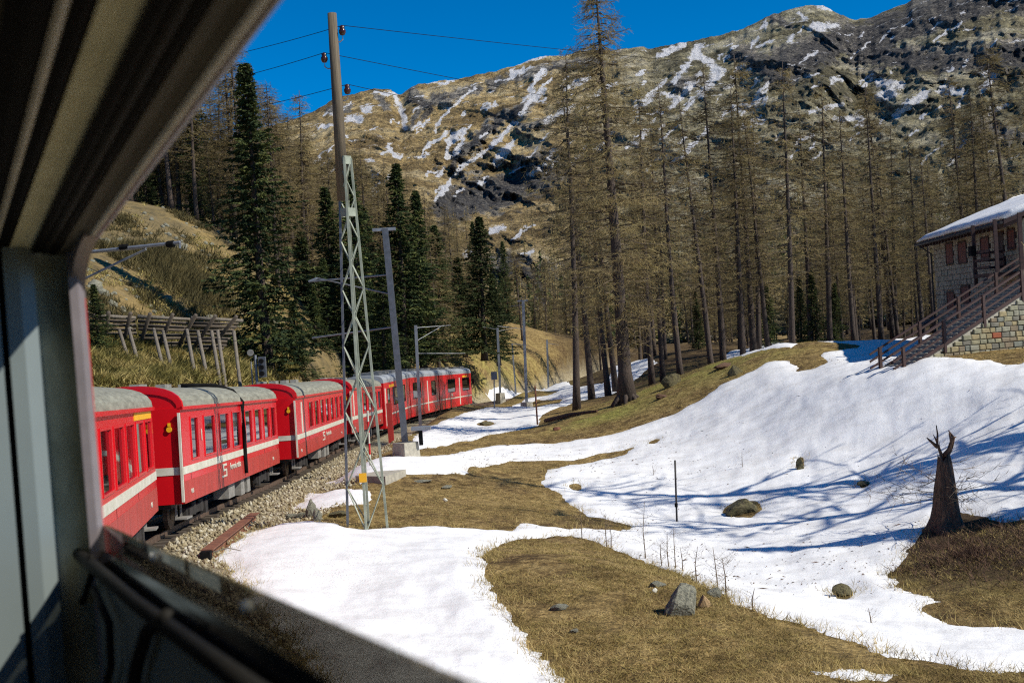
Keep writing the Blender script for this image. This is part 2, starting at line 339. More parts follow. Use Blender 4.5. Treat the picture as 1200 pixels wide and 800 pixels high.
# ---------------------------------------------------------------- snow outline
def poly(pts):
    out = []
    for p in pts:
        if p[0] == 'w': out.append((p[1], p[2]))
        else: q = hit(p[0], p[1]); out.append((q.x, q.y))
    return np.array(out)
SNOW = [
 [(250, 655), (275, 634), (300, 621), (335, 614), (420, 621), (540, 620), (600, 622), (616, 613), (640, 617), (690, 622), (700, 634), (666, 628), (610, 632), (575, 642), (566, 655), (575, 690), (600, 725), (640, 770), (668, 805), (680, 900), (560, 1000), (440, 880), (350, 770), (290, 700)],
 [(338, 598), (365, 578), (410, 573), (436, 577), (436, 592), (380, 597)],
 [(381, 566), (408, 556), (466, 536), (507, 534), (558, 525), (617, 521), (675, 515), (727, 506), (763, 495), (800, 479), (831, 463), (847, 451), (879, 437), (900, 424), (924, 422), (937, 431), (932, 436), (951, 433), (968, 425), (957, 416), (988, 410), (1012, 407),
  ('w', 16, 64), ('w', 18, 75), ('w', 60, 85), ('w', 60, 20), ('w', 22, 14), (1200, 790), (1137, 786), (1095, 777), (1040, 772), (1001, 753), (949, 735), (908, 726), (879, 714), (853, 700), (817, 684), (795, 673), (758, 660), (721, 647), (691, 633), (666, 626), (670, 618), (690, 620),
  (730, 622), (737, 616), (710, 609), (685, 605), (677, 597), (655, 580), (633, 567), (641, 550), (666, 545), (696, 540), (732, 534), (743, 525), (702, 532), (672, 540), (595, 541), (549, 548), (543, 558), (474, 556), (422, 568)],
 [(492, 506), (521, 492), (565, 479), (617, 467), (664, 456), (690, 452), (708, 449), ('w', 14, 150), ('w', 14, 110), ('w', 8, 96), (679, 470), (635, 486), (631, 499), (595, 506), (565, 512), (543, 517), (507, 525), (488, 528), (481, 521)],
 [(565, 462), (598, 456), (640, 456), (680, 451), (678, 453), (640, 459), (571, 465)],
 [(849, 417), (881, 406), (913, 398), ('w', 15.4, 64), ('w', 15.2, 62), (938, 402), (927, 408), (900, 410), (868, 418)],
 [(953, 791), (963, 787), (1010, 784), (1052, 791), (1040, 796), (1001, 796)],
]
HOLES = [
 [(1200, 610), (1163, 612), (1133, 603), (1110, 600), (1095, 612), (1076, 630), (1061, 655), (1046, 675), (1054, 689), (1099, 704), (1082, 715), (1112, 730), (1163, 733), (1200, 739), ('w', 16, 21), ('w', 18, 26), ('w', 17, 29)],
 [(848, 598), (860, 589), (885, 590), (892, 598), (880, 606), (855, 605)],
 [(975, 697), (985, 688), (996, 692), (1002, 699), (985, 703)],
 [(557, 497), (569, 493), (582, 496), (570, 500)], [(612, 474), (630, 468), (660, 468), (655, 473), (630, 477)],
 [(665, 572), (675, 568), (685, 571), (675, 575)], [(755, 521), (768, 516), (786, 516), (770, 521)],
 [(1004, 569), (1012, 563), (1020, 568), (1012, 572)], [(932, 549), (938, 538), (944, 547)],
 [(1195, 428), ('w', 16.3, 49), (1062, 430), (1062, 422), ('w', 17.5, 52), ('w', 24, 56), ('w', 24, 49)],
]
def sdf(P, x, y):
    n = len(P); d = np.full(len(x), 1e9); ins = np.zeros(len(x), bool)
    for i in range(n):
        ax, ay = P[i]; bx, by = P[(i+1) % n]; dx, dy = bx-ax, by-ay; L = dx*dx+dy*dy+1e-12
        t = np.clip(((x-ax)*dx+(y-ay)*dy)/L, 0, 1); d = np.minimum(d, np.hypot(x-ax-t*dx, y-ay-t*dy))
        c = (ay > y) != (by > y)
        ins ^= c & (x < (bx-ax)*(y-ay)/(by-ay+1e-15)+ax)
    return np.where(ins, d, -d)
SNP = [poly(p) for p in SNOW]; HOP = [poly(p) for p in HOLES]
def snow_sdf(x, y):
    s = np.full(len(x), -1e9)
    for P in SNP: s = np.maximum(s, sdf(P, x, y))
    for P in HOP: s = np.minimum(s, -sdf(P, x, y))
    return s
r_ = np.hypot(gx, gy)
sel = (r_ < 190) & (np.abs(np.arctan2(gx, gy)) < R(75))
ss = np.full(len(gx), -9.0); ss[sel] = snow_sdf(gx[sel], gy[sel])
ss += 0.16*fbm(gx*1.6, gy*1.6, 4, 21) + 0.12*fbm(gx*6, gy*6, 3, 23)*(1-sstep(14, 34, r_)) + 0.10*fbm(gx*0.5, gy*0.5, 3, 24)
depth = np.clip(np.where(ss > 0, ss*0.16, ss*0.5), -0.3, 0.09) + np.where(ss > 0, 0.03*fbm(gx*0.9, gy*0.9, 4, 31)*np.clip(ss, 0, 1) + 0.018*fbm(gx*4.5, gy*4.5, 3, 33)*np.clip(ss*2, 0, 1)*(1-sstep(13, 26, r_))+0.02*fbm(gx*1.9, gy*1.9, 3, 34)*np.clip(ss, 0, 1), 0)
# ground sheet
td, _ = track_dist(gx, gy)
idx = np.arange(nr*nc).reshape(nr, nc)
F = np.stack([idx[:-1, :-1], idx[:-1, 1:], idx[1:, 1:], idx[1:, :-1]], -1).reshape(-1, 4)
def blob(px, py, rad, d=None):
    q = hit(px, py); return np.exp(-((gx-q.x)**2+(gy-q.y)**2)/rad**2)
mask = np.zeros((len(gx), 3), np.float32)
mask[:, 0] = (1-sstep(2.9, 4.0, td+0.5*fbm(gx*0.7, gy*0.7, 3, 41)))
mask[:, 1] = np.clip(blob(850, 425, 5)+blob(790, 440, 5)+blob(700, 490, 2.5)+blob(760, 455, 3)+0.25*blob(1150, 660, 5)+0.55*np.exp(-((gx+6)**2/18**2+(gy-138)**2/26**2)), 0, 1)
mask[:, 2] = np.clip(blob(1110, 625, 3.0)+blob(1180, 640, 3.5)+0.7*blob(690, 612, 1.2)+0.85*sstep(64, 74, gy+0.05*gx)*sstep(2, 8, gx-0.02*(gy-70))+0.6*sstep(96, 104, gy)*sstep(-4, -9, gx-0.0*gy)*(1-0.9*np.exp(-((gx+6)**2/14**2+(gy-138)**2/30**2))), 0, 1)  # mound soil; forest floor litter darkened to carry the deep shade under the trees
mg, t, b = newmat('ground_mat')
at_ = t.nodes.new('ShaderNodeAttribute'); at_.attribute_name = 'mask'; sep = t.nodes.new('ShaderNodeSeparateColor'); t.links.new(at_.outputs[0], sep.inputs[0])
n1 = noise_node(t, 0.35, 8, 0.65); n2 = noise_node(t, 2.6, 8, 0.7); n3 = noise_node(t, 12, 5, 0.75)
c1 = ramp(t, n1.outputs[0], [(0.40, (0.12, 0.075, 0.03)), (0.5, (0.26, 0.175, 0.062)), (0.60, (0.38, 0.27, 0.10))])
c2 = ramp(t, n2.outputs[0], [(0.40, (0.05, 0.033, 0.018)), (0.5, (0.23, 0.155, 0.06)), (0.60, (0.40, 0.29, 0.125))])
cm = mixc(t, 0.6, c1.outputs[0], c2.outputs[0])
c3 = ramp(t, n3.outputs[0], [(0.38, (0.35, 0.35, 0.35)), (0.62, (1.5, 1.5, 1.5))])
mm = t.nodes.new('ShaderNodeMix'); mm.data_type = 'RGBA'; mm.blend_type = 'MULTIPLY'; mm.inputs[0].default_value = 0.8; t.links.new(cm, mm.inputs[6]); t.links.new(c3.outputs[0], mm.inputs[7])
# far slopes: scrub, stones and grass
tc = t.nodes.new('ShaderNodeTexCoord'); sx = t.nodes.new('ShaderNodeSeparateXYZ'); t.links.new(tc.outputs['Object'], sx.inputs[0])
fy = t.nodes.new('ShaderNodeMapRange'); fy.inputs[1].default_value = 48; fy.inputs[2].default_value = 85; t.links.new(sx.outputs[1], fy.inputs[0])
fx = t.nodes.new('ShaderNodeMapRange'); fx.inputs[1].default_value = -3; fx.inputs[2].default_value = -12; t.links.new(sx.outputs[0], fx.inputs[0])
n4 = noise_node(t, 0.7, 9, 0.82); n5 = noise_node(t, 0.16, 8, 0.7)
cf = ramp(t, n4.outputs[0], [(0.32, (0.035, 0.03, 0.018)), (0.43, (0.11, 0.085, 0.04)), (0.54, (0.27, 0.19, 0.075)), (0.60, (0.17, 0.15, 0.11)), (0.68, (0.34, 0.25, 0.10))])
cg = ramp(t, n5.outputs[0], [(0.42, (0.10, 0.09, 0.06)), (0.52, (0.22, 0.17, 0.08)), (0.62, (0.33, 0.235, 0.09))])
cfar = mixc(t, 0.45, cf.outputs[0], cg.outputs[0])
col = mixc(t, math_(t, 'MULTIPLY', fy.outputs[0], fx.outputs[0]), mm.outputs[2], cfar)
cmoss = ramp(t, n2.outputs[0], [(0.38, (0.13, 0.12, 0.03)), (0.6, (0.33, 0.32, 0.08))])
mf = math_(t, 'MULTIPLY', sep.outputs[1], ramp(t, n1.outputs[0], [(0.4, (0, 0, 0)), (0.55, (1, 1, 1))]).outputs[0])
col = mixc(t, mf, col, cmoss.outputs[0])
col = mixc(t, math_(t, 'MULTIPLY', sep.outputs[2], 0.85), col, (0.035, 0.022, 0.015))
vo = t.nodes.new('ShaderNodeTexVoronoi'); vo.inputs['Scale'].default_value = 11; t.links.new(tc.outputs['Object'], vo.inputs['Vector'])
vs_ = t.nodes.new('ShaderNodeSeparateColor'); t.links.new(vo.outputs['Color'], vs_.inputs[0])
cb = ramp(t, vs_.outputs[0], [(0.0, (0.20, 0.16, 0.09)), (0.5, (0.32, 0.27, 0.17)), (1.0, (0.42, 0.38, 0.28))])
col = mixc(t, sep.outputs[0], col, cb.outputs[0])
t.links.new(col, b.inputs['Base Color']); b.inputs['Roughness'].default_value = 0.95; b.inputs['Specular IOR Level'].default_value = 0.15
hh = math_(t, 'ADD', math_(t, 'MULTIPLY', n2.outputs[0], 1.5), math_(t, 'MULTIPLY', n3.outputs[0], 0.5))
bump(t, b, hh, 0.9, 0.12)
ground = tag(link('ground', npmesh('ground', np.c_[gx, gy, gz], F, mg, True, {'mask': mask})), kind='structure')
# snow sheet
ms_, t, b = newmat('snow_mat')
n1 = noise_node(t, 0.9, 7, 0.65, stretch=(1, 1.6, 1)); n2 = noise_node(t, 7, 6, 0.7); n3 = noise_node(t, 28, 3, 0.6)
cs = ramp(t, n1.outputs[0], [(0.3, (0.68, 0.67, 0.65)), (0.55, (0.84, 0.84, 0.83))])
dirt = ramp(t, n3.outputs[0], [(0.60, (0, 0, 0)), (0.69, (1, 1, 1))]); dz = ramp(t, noise_node(t, 0.16, 3).outputs[0], [(0.48, (0, 0, 0)), (0.62, (1, 1, 1))])
t.links.new(mixc(t, math_(t, 'MULTIPLY', dirt.outputs[0], dz.outputs[0]), cs.outputs[0], (0.30, 0.26, 0.2)), b.inputs['Base Color'])
b.inputs['Roughness'].default_value = 0.65; b.inputs['Specular IOR Level'].default_value = 0.25
bump(t, b, math_(t, 'ADD', n1.outputs[0], math_(t, 'ADD', math_(t, 'MULTIPLY', n2.outputs[0], 0.55), math_(t, 'MULTIPLY', n3.outputs[0], 0.16))), 0.34, 0.10)
snow_z = gz + depth
Fd = depth[F].max(1) > -0.10; Fs = F[Fd]
used, inv = np.unique(Fs, return_inverse=True)
V = np.c_[gx, gy, snow_z][used]
tag(link('snow', npmesh('snow', V, inv.reshape(Fs.shape), ms_, True)), kind='structure')
SZ = np.where(depth > 0, snow_z, gz).reshape(nr, nc)
DEP = depth.reshape(nr, nc)
def lookup(A, x, y):
    t = np.arctan2(x, y); r = np.hypot(x, y); ci = np.clip(np.searchsorted(th, t)-1, 0, nc-2); ri = np.clip(np.searchsorted(rr, r)-1, 0, nr-2)
    return A[ri, ci]

# ---------------------------------------------------------------- mountains
RIDGE = [(-1400, 250), (-600, 200), (-100, 215), (110, 205), (250, 165), (340, 142), (365, 132), (400, 113), (440, 105), (458, 106), (468, 112), (490, 100), (530, 94), (580, 84), (600, 77), (630, 67), (660, 65), (700, 59), (760, 57), (790, 51), (830, 45),
         (880, 30), (905, 16), (940, 7), (965, 8), (985, 18), (1000, 23), (1020, 20), (1060, 5), (1090, -12), (1140, -30), (1200, -45), (1400, -90), (1700, -60), (2300, 0), (3200, 120)]
RDEP = [(-1400, 900), (110, 1300), (400, 1650), (760, 1500), (950, 1450), (1060, 1420), (1200, 1380), (2300, 1200), (3200, 1100)]
LOWY = [(-1400, 420), (110, 330), (400, 345), (520, 400), (600, 420), (700, 410), (1200, 370), (3200, 330)]
NU, NT = 760, 330
us = np.concatenate([np.linspace(-1400, 60, 50)[:-1], np.linspace(60, 1260, 640), np.linspace(1260, 3200, 73)[1:]]); NU = len(us)
ts = np.linspace(0, 1, NT)
ry = np.interp(us, *zip(*RIDGE)); ry = ry + 3.2*fbm(us*0.035, us*0+3, 6, 77, 0.72)-2.2*ridged(us*0.06, us*0+8, 4, 78)+1.0; rd = np.interp(us, *zip(*RDEP)); ly = np.interp(us, *zip(*LOWY))
U, T = np.meshgrid(us, ts, indexing='ij')
RYm, RDm, LYm = ry[:, None], rd[:, None], ly[:, None]
D = 300 + (RDm-300)*T**1.25
Yp = LYm + (RYm-LYm)*(0.12*T+0.88*T**0.85)
n_u = U*0.010; n_t = T*4.5
dq = 0.2*U+T*260                                   # gullies run obliquely down to the left
g1 = ridged(dq*0.016+0.6*fbm(U*0.01, T*3, 3, 5), T*1.6+U*0.002, 5, 11)
g2_ = fbm(U*0.03, T*14, 5, 12); g3 = ridged(U*0.055, T*26, 4, 15)
edge = np.sin(np.pi*np.clip(T, 0, 1))**0.5
g4 = ridged(U*0.13+T*9, T*60, 3, 18)
D = D + ((g1-0.5)*-105 + g2_*45 + (g3-0.5)*-20 + (g4-0.5)*-7)*edge*(D/1500)
Yp = Yp + ((g1-0.5)*-7 + g2_*3 - (g3-0.5)*3.5 - (g4-0.5)*1.2)*edge
cl = np.exp(-((U-585)/70)**4-((Yp-225)/34)**4)      # the dark cliff above the valley
D = D + cl*90
# snow and rock masks
def seg_mask(segs):
    out = np.zeros(U.shape)
    wob = 7.0*fbm(U*0.09, Yp*0.11, 5, 50, 0.7); wob2 = 7.0*fbm(U*0.09+40, Yp*0.11, 5, 51, 0.7)
    X = U+wob; Y = Yp+wob2
    for pts, wd in segs:
        for (ax, ay), (bx, by) in zip(pts[:-1], pts[1:]):
            ddx, ddy = bx-ax, by-ay; L = ddx*ddx+ddy*ddy+1e-9
            tt = np.clip(((X-ax)*ddx+(Y-ay)*ddy)/L, 0, 1); dd = np.hypot(X-ax-tt*ddx, Y-ay-tt*ddy)
            out = np.maximum(out, 1-dd/(wd*1.35))
    return np.clip(out, 0, 1)
STREAK = [([(462, 112), (468, 125), (474, 140), (473, 150)], 4), ([(428, 130), (431, 127)], 5), ([(412, 140), (420, 141)], 6), ([(375, 152), (390, 144)], 3), ([(440, 108), (460, 112)], 2.5), ([(455, 172), (462, 184), (470, 184)], 3.5),
  ([(431, 189), (436, 187)], 3), ([(636, 84), (622, 103), (628, 116), (638, 106)], 4.5), ([(624, 116), (612, 132), (600, 146), (585, 162), (560, 182), (535, 202), (512, 232)], 3.6), ([(600, 168), (590, 180), (580, 190)], 6), ([(541, 152), (528, 163), (524, 186), (540, 172), (545, 152)], 3.4),
  ([(524, 158), (505, 168), (490, 184)], 3), ([(600, 86), (612, 80), (595, 94)], 3), ([(556, 104), (530, 124), (520, 138), (508, 154)], 2.2), ([(580, 96), (600, 92)], 1.8), ([(500, 98), (530, 97)], 2), ([(640, 142), (655, 135), (668, 128)], 4), ([(660, 104), (690, 90)], 3), ([(512, 206), (520, 198)], 4), ([(650, 175), (640, 190), (620, 205)], 3),
  ([(770, 66), (800, 52)], 4.5), ([(820, 54), (812, 64), (832, 74), (838, 84)], 5.5), ([(845, 84), (828, 104), (822, 112)], 6), ([(822, 88), (800, 108), (786, 126)], 4), ([(780, 92), (764, 108), (746, 128)], 4), ([(806, 76), (790, 96)], 4), ([(800, 130), (812, 120)], 4), ([(745, 130), (770, 112), (790, 112)], 3),
  ([(872, 78), (862, 84)], 3), ([(935, 16), (944, 22)], 4), ([(952, 31), (980, 30)], 5), ([(930, 43), (926, 50)], 3), ([(960, 7), (976, 10)], 3), ([(1095, 48), (1128, 26)], 1.8), ([(890, 55), (905, 48)], 2.4), ([(1030, 97), (1055, 98)], 7), ([(1028, 114), (1044, 108)], 9), ([(1060, 126), (1086, 108)], 5), ([(1050, 136), (1062, 124)], 5), ([(1104, 106), (1128, 108)], 7),
  ([(975, 96), (985, 92)], 4), ([(950, 130), (985, 122)], 3.5), ([(985, 140), (1005, 135), (1010, 146)], 5), ([(1150, 84), (1168, 92), (1150, 104)], 5), ([(900, 100), (885, 118), (870, 132)], 3.5), ([(870, 150), (895, 142)], 3), ([(830, 150), (810, 172), (790, 190)], 3.5), ([(880, 122), (850, 132)], 2.5),
  ([(600, 75), (640, 66)], 2), ([(690, 170), (670, 190)], 4), ([(700, 110), (720, 100)], 4), ([(488, 268), (498, 276), (490, 290)], 5), ([(575, 270), (590, 268)], 5), ([(560, 290), (545, 300)], 5), ([(600, 282), (625, 262)], 2.5), ([(610, 300), (625, 295)], 2.5), ([(1160, 130), (1180, 122)], 4), ([(930, 170), (950, 160)], 4), ([(760, 150), (745, 170)], 4)]
rgs = random.Random(2)
for i in range(150):
    x = rgs.uniform(380, 1200); y_ = rgs.uniform(np.interp(x, *zip(*RIDGE))+6, 230 if x < 660 else 190)
    l = rgs.uniform(3, 16); STREAK.append(([(x, y_), (x-l, y_+l*rgs.uniform(0.4, 1.1))], rgs.uniform(0.9, 2.3)))
sn = seg_mask(STREAK)
rk = seg_mask([([(575, 100), (640, 80), (700, 72)], 9), ([(440, 112), (452, 125)], 7), ([(480, 105), (500, 125), (510, 115), (560, 105)], 9), ([(490, 130), (485, 145)], 8), ([(560, 160), (590, 135), (620, 125)], 9), ([(540, 175), (560, 165)], 7), ([(385, 130), (410, 125)], 6),
  ([(610, 150), (650, 140)], 6), ([(530, 240), (560, 228), (600, 225), (640, 200)], 32), ([(590, 310), (640, 330), (600, 370)], 26), ([(870, 60), (900, 80), (930, 90)], 16), ([(920, 70), (1000, 40), (1060, 30), (1130, 0), (1200, 0)], 26), ([(1000, 60), (1100, 70), (1200, 60)], 22), ([(1080, 10), (1200, -30)], 30),
  ([(790, 100), (820, 95)], 9), ([(1150, 150), (1200, 160)], 14), ([(905, 20), (925, 30)], 8)])
olive = sstep(600, 800, U)
dk = seg_mask([([(525, 245), (548, 232), (580, 226), (612, 215), (636, 200)], 20), ([(600, 320), (640, 345), (610, 370)], 22), ([(905, 85), (960, 62), (1000, 45), (1070, 30), (1150, 5), (1200, -5)], 20), ([(1000, 62), (1100, 76), (1200, 70)], 13), ([(862, 62), (890, 82), (925, 96)], 9),
  ([(480, 116), (505, 128), (498, 140)], 5), ([(556, 165), (585, 140), (610, 128)], 5), ([(540, 178), (530, 200)], 5), ([(655, 82), (720, 75)], 4)])  # dark crag rock; on the valley cliff this colour stands in for shadow
mmask = np.stack([sn, rk, olive], -1).reshape(-1, 3); dmask = np.stack([dk, dk, dk], -1).reshape(-1, 3)
rocky = np.clip(0.25+0.9*rk+0.9*dk+1.2*fbm(U*0.012, T*5, 4, 91), 0, 1)
q_ = T*30+2.6*fbm(U*0.012+T*2, T*6, 4, 92)+U*0.004; fr_q = q_-np.floor(q_)
stp_ = (np.floor(q_)+sstep(0.55, 1.0, fr_q)-q_)/30.0*1350*0.85
q3 = T*11+1.5*fbm(U*0.02, T*4, 4, 93)-U*0.012; f3 = q3-np.floor(q3)
D = D + rocky*edge*(stp_*0.16*(0.5+vnoise(U*0.03, T*9, 94)))
D = D + rocky*edge*(-26*ridged(U*0.10+1.2*fbm(U*0.03, T*6, 3, 98), T*5, 4, 96)*(0.3+vnoise(U*0.03, T*6, 97)) - 30*ridged(U*0.028+T*3, T*6, 4, 99))
D = D + edge*(-52*ridged((0.55*U+T*300)*0.030+0.5*fbm(U*0.02, T*5, 3, 101), T*2.2, 4, 102)*(0.4+vnoise(U*0.01, T*3, 103)))
# world position
fx_ = (U-CX)/FPX; fy_ = -(Yp-CY)/FPX
dx = rt.x*fx_+up.x*fy_+fw.x; dy = rt.y*fx_+up.y*fy_+fw.y; dz_ = rt.z*fx_+up.z*fy_+fw.z
kk = D/np.sqrt(dx*dx+dy*dy); MX = dx*kk; MY = dy*kk; MZ = EYE.z+dz_*kk
mtn, t, b = newmat('mountain_mat')
a1 = t.nodes.new('ShaderNodeAttribute'); a1.attribute_name = 'mask'; sp_ = t.nodes.new('ShaderNodeSeparateColor'); t.links.new(a1.outputs[0], sp_.inputs[0])
n1 = noise_node(t, 0.012, 9, 0.68); n2 = noise_node(t, 0.05, 9, 0.78, stretch=(1.0, 0.35, 0.8)); n3 = noise_node(t, 0.25, 6, 0.75)
gr = ramp(t, n1.outputs[0], [(0.40, (0.20, 0.145, 0.07)), (0.5, (0.42, 0.31, 0.145)), (0.60, (0.52, 0.42, 0.24))])
go = ramp(t, n1.outputs[0], [(0.42, (0.15, 0.135, 0.085)), (0.5, (0.29, 0.265, 0.17)), (0.58, (0.42, 0.39, 0.29))])
gcol = mixc(t, sp_.outputs[2], gr.outputs[0], go.outputs[0])
rc = ramp(t, n2.outputs[0], [(0.40, (0.045, 0.045, 0.05)), (0.50, (0.19, 0.18, 0.165)), (0.60, (0.42, 0.38, 0.31))])
gi = t.nodes.new('ShaderNodeNewGeometry'); sz = t.nodes.new('ShaderNodeSeparateXYZ'); t.links.new(gi.outputs['Normal'], sz.inputs[0])
steep = math_(t, 'SUBTRACT', 0.62, sz.outputs[2]); steep = math_(t, 'MULTIPLY', steep, 1.1)
rf = math_(t, 'ADD', math_(t, 'ADD', math_(t, 'MULTIPLY', sp_.outputs[1], 1.3), steep), math_(t, 'MULTIPLY', math_(t, 'SUBTRACT', n2.outputs[0], 0.5), 3.2))
rf = ramp(t, rf, [(0.24, (0, 0, 0)), (0.52, (1, 1, 1))])
col = mixc(t, rf.outputs[0], gcol, rc.outputs[0])
a2 = t.nodes.new('ShaderNodeAttribute'); a2.attribute_name = 'cliff'
dkf = ramp(t, math_(t, 'ADD', a2.outputs['Fac'], math_(t, 'MULTIPLY', math_(t, 'SUBTRACT', n2.outputs[0], 0.5), 2.4)), [(0.30, (0, 0, 0)), (0.50, (0.9, 0.9, 0.9))])
rcd = ramp(t, n3.outputs[0], [(0.42, (0.035, 0.036, 0.042)), (0.54, (0.12, 0.115, 0.112)), (0.62, (0.22, 0.20, 0.17))]); col = mixc(t, dkf.outputs[0], col, rcd.outputs[0])
n6 = noise_node(t, 0.45, 4, 0.8, stretch=(1, 0.5, 1)); n7 = noise_node(t, 0.10, 6, 0.8, stretch=(1, 0.4, 0.7))
spk = ramp(t, math_(t, 'ADD', math_(t, 'MULTIPLY', n6.outputs[0], 0.5), math_(t, 'MULTIPLY', n7.outputs[0], 0.5)), [(0.43, (0.25, 0.25, 0.29)), (0.5, (0.95, 0.95, 0.95)), (0.56, (1.6, 1.55, 1.42))])
mx_ = t.nodes.new('ShaderNodeMix'); mx_.data_type = 'RGBA'; mx_.blend_type = 'MULTIPLY'; mx_.inputs[0].default_value = 0.9; t.links.new(col, mx_.inputs[6]); t.links.new(spk.outputs[0], mx_.inputs[7]); col = mx_.outputs[2]
sf = math_(t, 'ADD', sp_.outputs[0], math_(t, 'MULTIPLY', math_(t, 'SUBTRACT', n3.outputs[0], 0.5), 1.9))
fleck = ramp(t, noise_node(t, 0.035, 6, 0.75, stretch=(1, 1, 2.5)).outputs[0], [(0.56, (0, 0, 0)), (0.66, (0.62, 0.62, 0.62))])
hgt = t.nodes.new('ShaderNodeTexCoord'); hz_ = t.nodes.new('ShaderNodeSeparateXYZ'); t.links.new(hgt.outputs['Object'], hz_.inputs[0]); hm = t.nodes.new('ShaderNodeMapRange'); hm.inputs[1].default_value = 60; hm.inputs[2].default_value = 200; t.links.new(hz_.outputs[2], hm.inputs[0])
sf = math_(t, 'ADD', sf, math_(t, 'MULTIPLY', fleck.outputs[0], hm.outputs[0]))
sf2 = ramp(t, sf, [(0.44, (0, 0, 0)), (0.52, (1, 1, 1))])
col = mixc(t, sf2.outputs[0], col, (0.80, 0.80, 0.82))
t.links.new(col, b.inputs['Base Color']); b.inputs['Roughness'].default_value = 0.95; b.inputs['Specular IOR Level'].default_value = 0.1
bump(t, b, math_(t, 'ADD', n2.outputs[0], math_(t, 'MULTIPLY', n3.outputs[0], 0.4)), 1.0, 14.0)
idm = np.arange(NU*NT).reshape(NU, NT)
Fm = np.stack([idm[:-1, :-1], idm[1:, :-1], idm[1:, 1:], idm[:-1, 1:]], -1).reshape(-1, 4)
tag(link('mountain', npmesh('mountain', np.c_[MX.ravel(), MY.ravel(), MZ.ravel()], Fm, mtn, False, {'mask': mmask, 'cliff': dmask})), kind='structure')
# a far base sheet so that nothing ends in the air
mb = MB(); mb.box((0, 0, -40), (9000, 9000, 2)); tag(mb.build('valley_floor', mg), kind='structure')
# ---------------------------------------------------------------- trees
M_twigdark = leafy('dark_larch_branches', (0.06, 0.045, 0.03), (0.095, 0.07, 0.045), (0.13, 0.10, 0.06), 0.6, 0.0)
def ribbons(A, B, wa, wb, rng):    # flat tapering strips between points, random roll; 2 triangles as one quad each
    d = B-A; L = np.linalg.norm(d, axis=1, keepdims=True)+1e-9; d = d/L
    r = rng.normal(size=A.shape); x = np.cross(d, r); x /= (np.linalg.norm(x, axis=1, keepdims=True)+1e-9)
    V = np.stack([A-x*wa[:, None]/2, A+x*wa[:, None]/2, B+x*wb[:, None]/2, B-x*wb[:, None]/2], 1).reshape(-1, 3)
    return V, np.arange(len(V)).reshape(-1, 4)
def trunk_mesh(H, r0, seed, mat, lean=0.0, flare=1.3):
    rng = random.Random(seed); n = 14; pts = []; rs = []
    ax, ay = rng.uniform(-1, 1), rng.uniform(-1, 1)
    for i in range(n+1):
        f = i/n; z = H*f if i else -0.5
        pts.append((lean*f*H*0.02+ax*0.10*math.sin(f*5), ay*0.10*math.sin(f*4+1), z)); rs.append(max(0.02, r0*(1-f)**0.8*(flare if i == 0 else 1.0 + 0.25*max(0, 1-f*14))))
    m = MB(); m.tube(pts, rs, 9); return m, pts
def along(pts, z):
    P = np.array(pts); return np.array([np.interp(z, P[:, 2], P[:, k]) for k in (0, 1)]+[z])
def larch_crown(seed, H, pts, crown0=0.16, rad=2.4, nb=115, dense=1.0, mat=None, name='larch_crown', bw=1.0):
    rng = np.random.default_rng(seed); A = []; B = []; wa = []; wb = []; mi = []
    def add(a, b, w0, w1, m=1): A.append(a); B.append(b); wa.append(w0*(bw if m == 0 else 1)); wb.append(w1*(bw if m == 0 else 1)); mi.append(m)
    for i in range(nb):
        f = crown0+(0.985-crown0)*(rng.random()**0.9); z = H*f; az = rng.random()*2*math.pi
        prof = min(1.0, (1-f)*2.3+0.10)*min(1.0, 0.45+(f-crown0)*2.4)
        L = rad*prof*rng.uniform(0.55, 1.2)
        dirv = np.array([math.cos(az), math.sin(az), 0]); side_ = np.array([-dirv[1], dirv[0], 0])
        p0 = along(pts, z); droop = rng.uniform(-0.05, 0.45); bend = rng.uniform(-0.15, 0.15)
        dead = f < crown0+0.08
        ns = 6; prev = p0; P = [p0]
        for k in range(1, ns+1):
            s = k/ns; q = p0+dirv*L*s+side_*bend*L*s*s+np.array([0, 0, -droop*L*s*(1.25-0.85*s)+0.04*rng.normal()]); P.append(q)
            add(prev, q, 0.075*(1-s)+0.022, 0.07*(1-s)+0.014, 0); prev = q
        P = np.array(P)
        nt_ = int((4 if dead else 12*dense*rng.uniform(0.4, 1.3))*max(0.5, L/rad)*1.3)
        for j in range(nt_):
            s = rng.uniform(0.12, 1.0); k = s*ns; k0 = min(int(k), ns-1); q = P[k0]+(P[k0+1]-P[k0])*(k-k0)
            tl = rng.uniform(0.25, 0.62)*(1.15-0.55*s)*(rad/2.4)
            v = dirv*rng.uniform(0.0, 0.8)+side_*rng.choice([-1, 1])*rng.uniform(0.4, 1)+np.array([0, 0, rng.uniform(-0.75, 0.15)]); v /= np.linalg.norm(v); e = q+v*tl
            add(q, e, 0.022, 0.010)
            for u in range(4):
                s2 = rng.uniform(0.15, 1.0); q2 = q+(e-q)*s2; v2 = v*0.5+rng.normal(size=3)*0.55+np.array([0, 0, -0.25]); v2 /= np.linalg.norm(v2)
                add(q2, q2+v2*tl*rng.uniform(0.25, 0.55), 0.020, 0.008)
    V, F = ribbons(np.array(A), np.array(B), np.array(wa), np.array(wb), rng)
    me = npmesh(name, V, F, [M_twigdark, mat or M_larch]); me.polygons.foreach_set('material_index', np.array(mi, np.int32)); return me
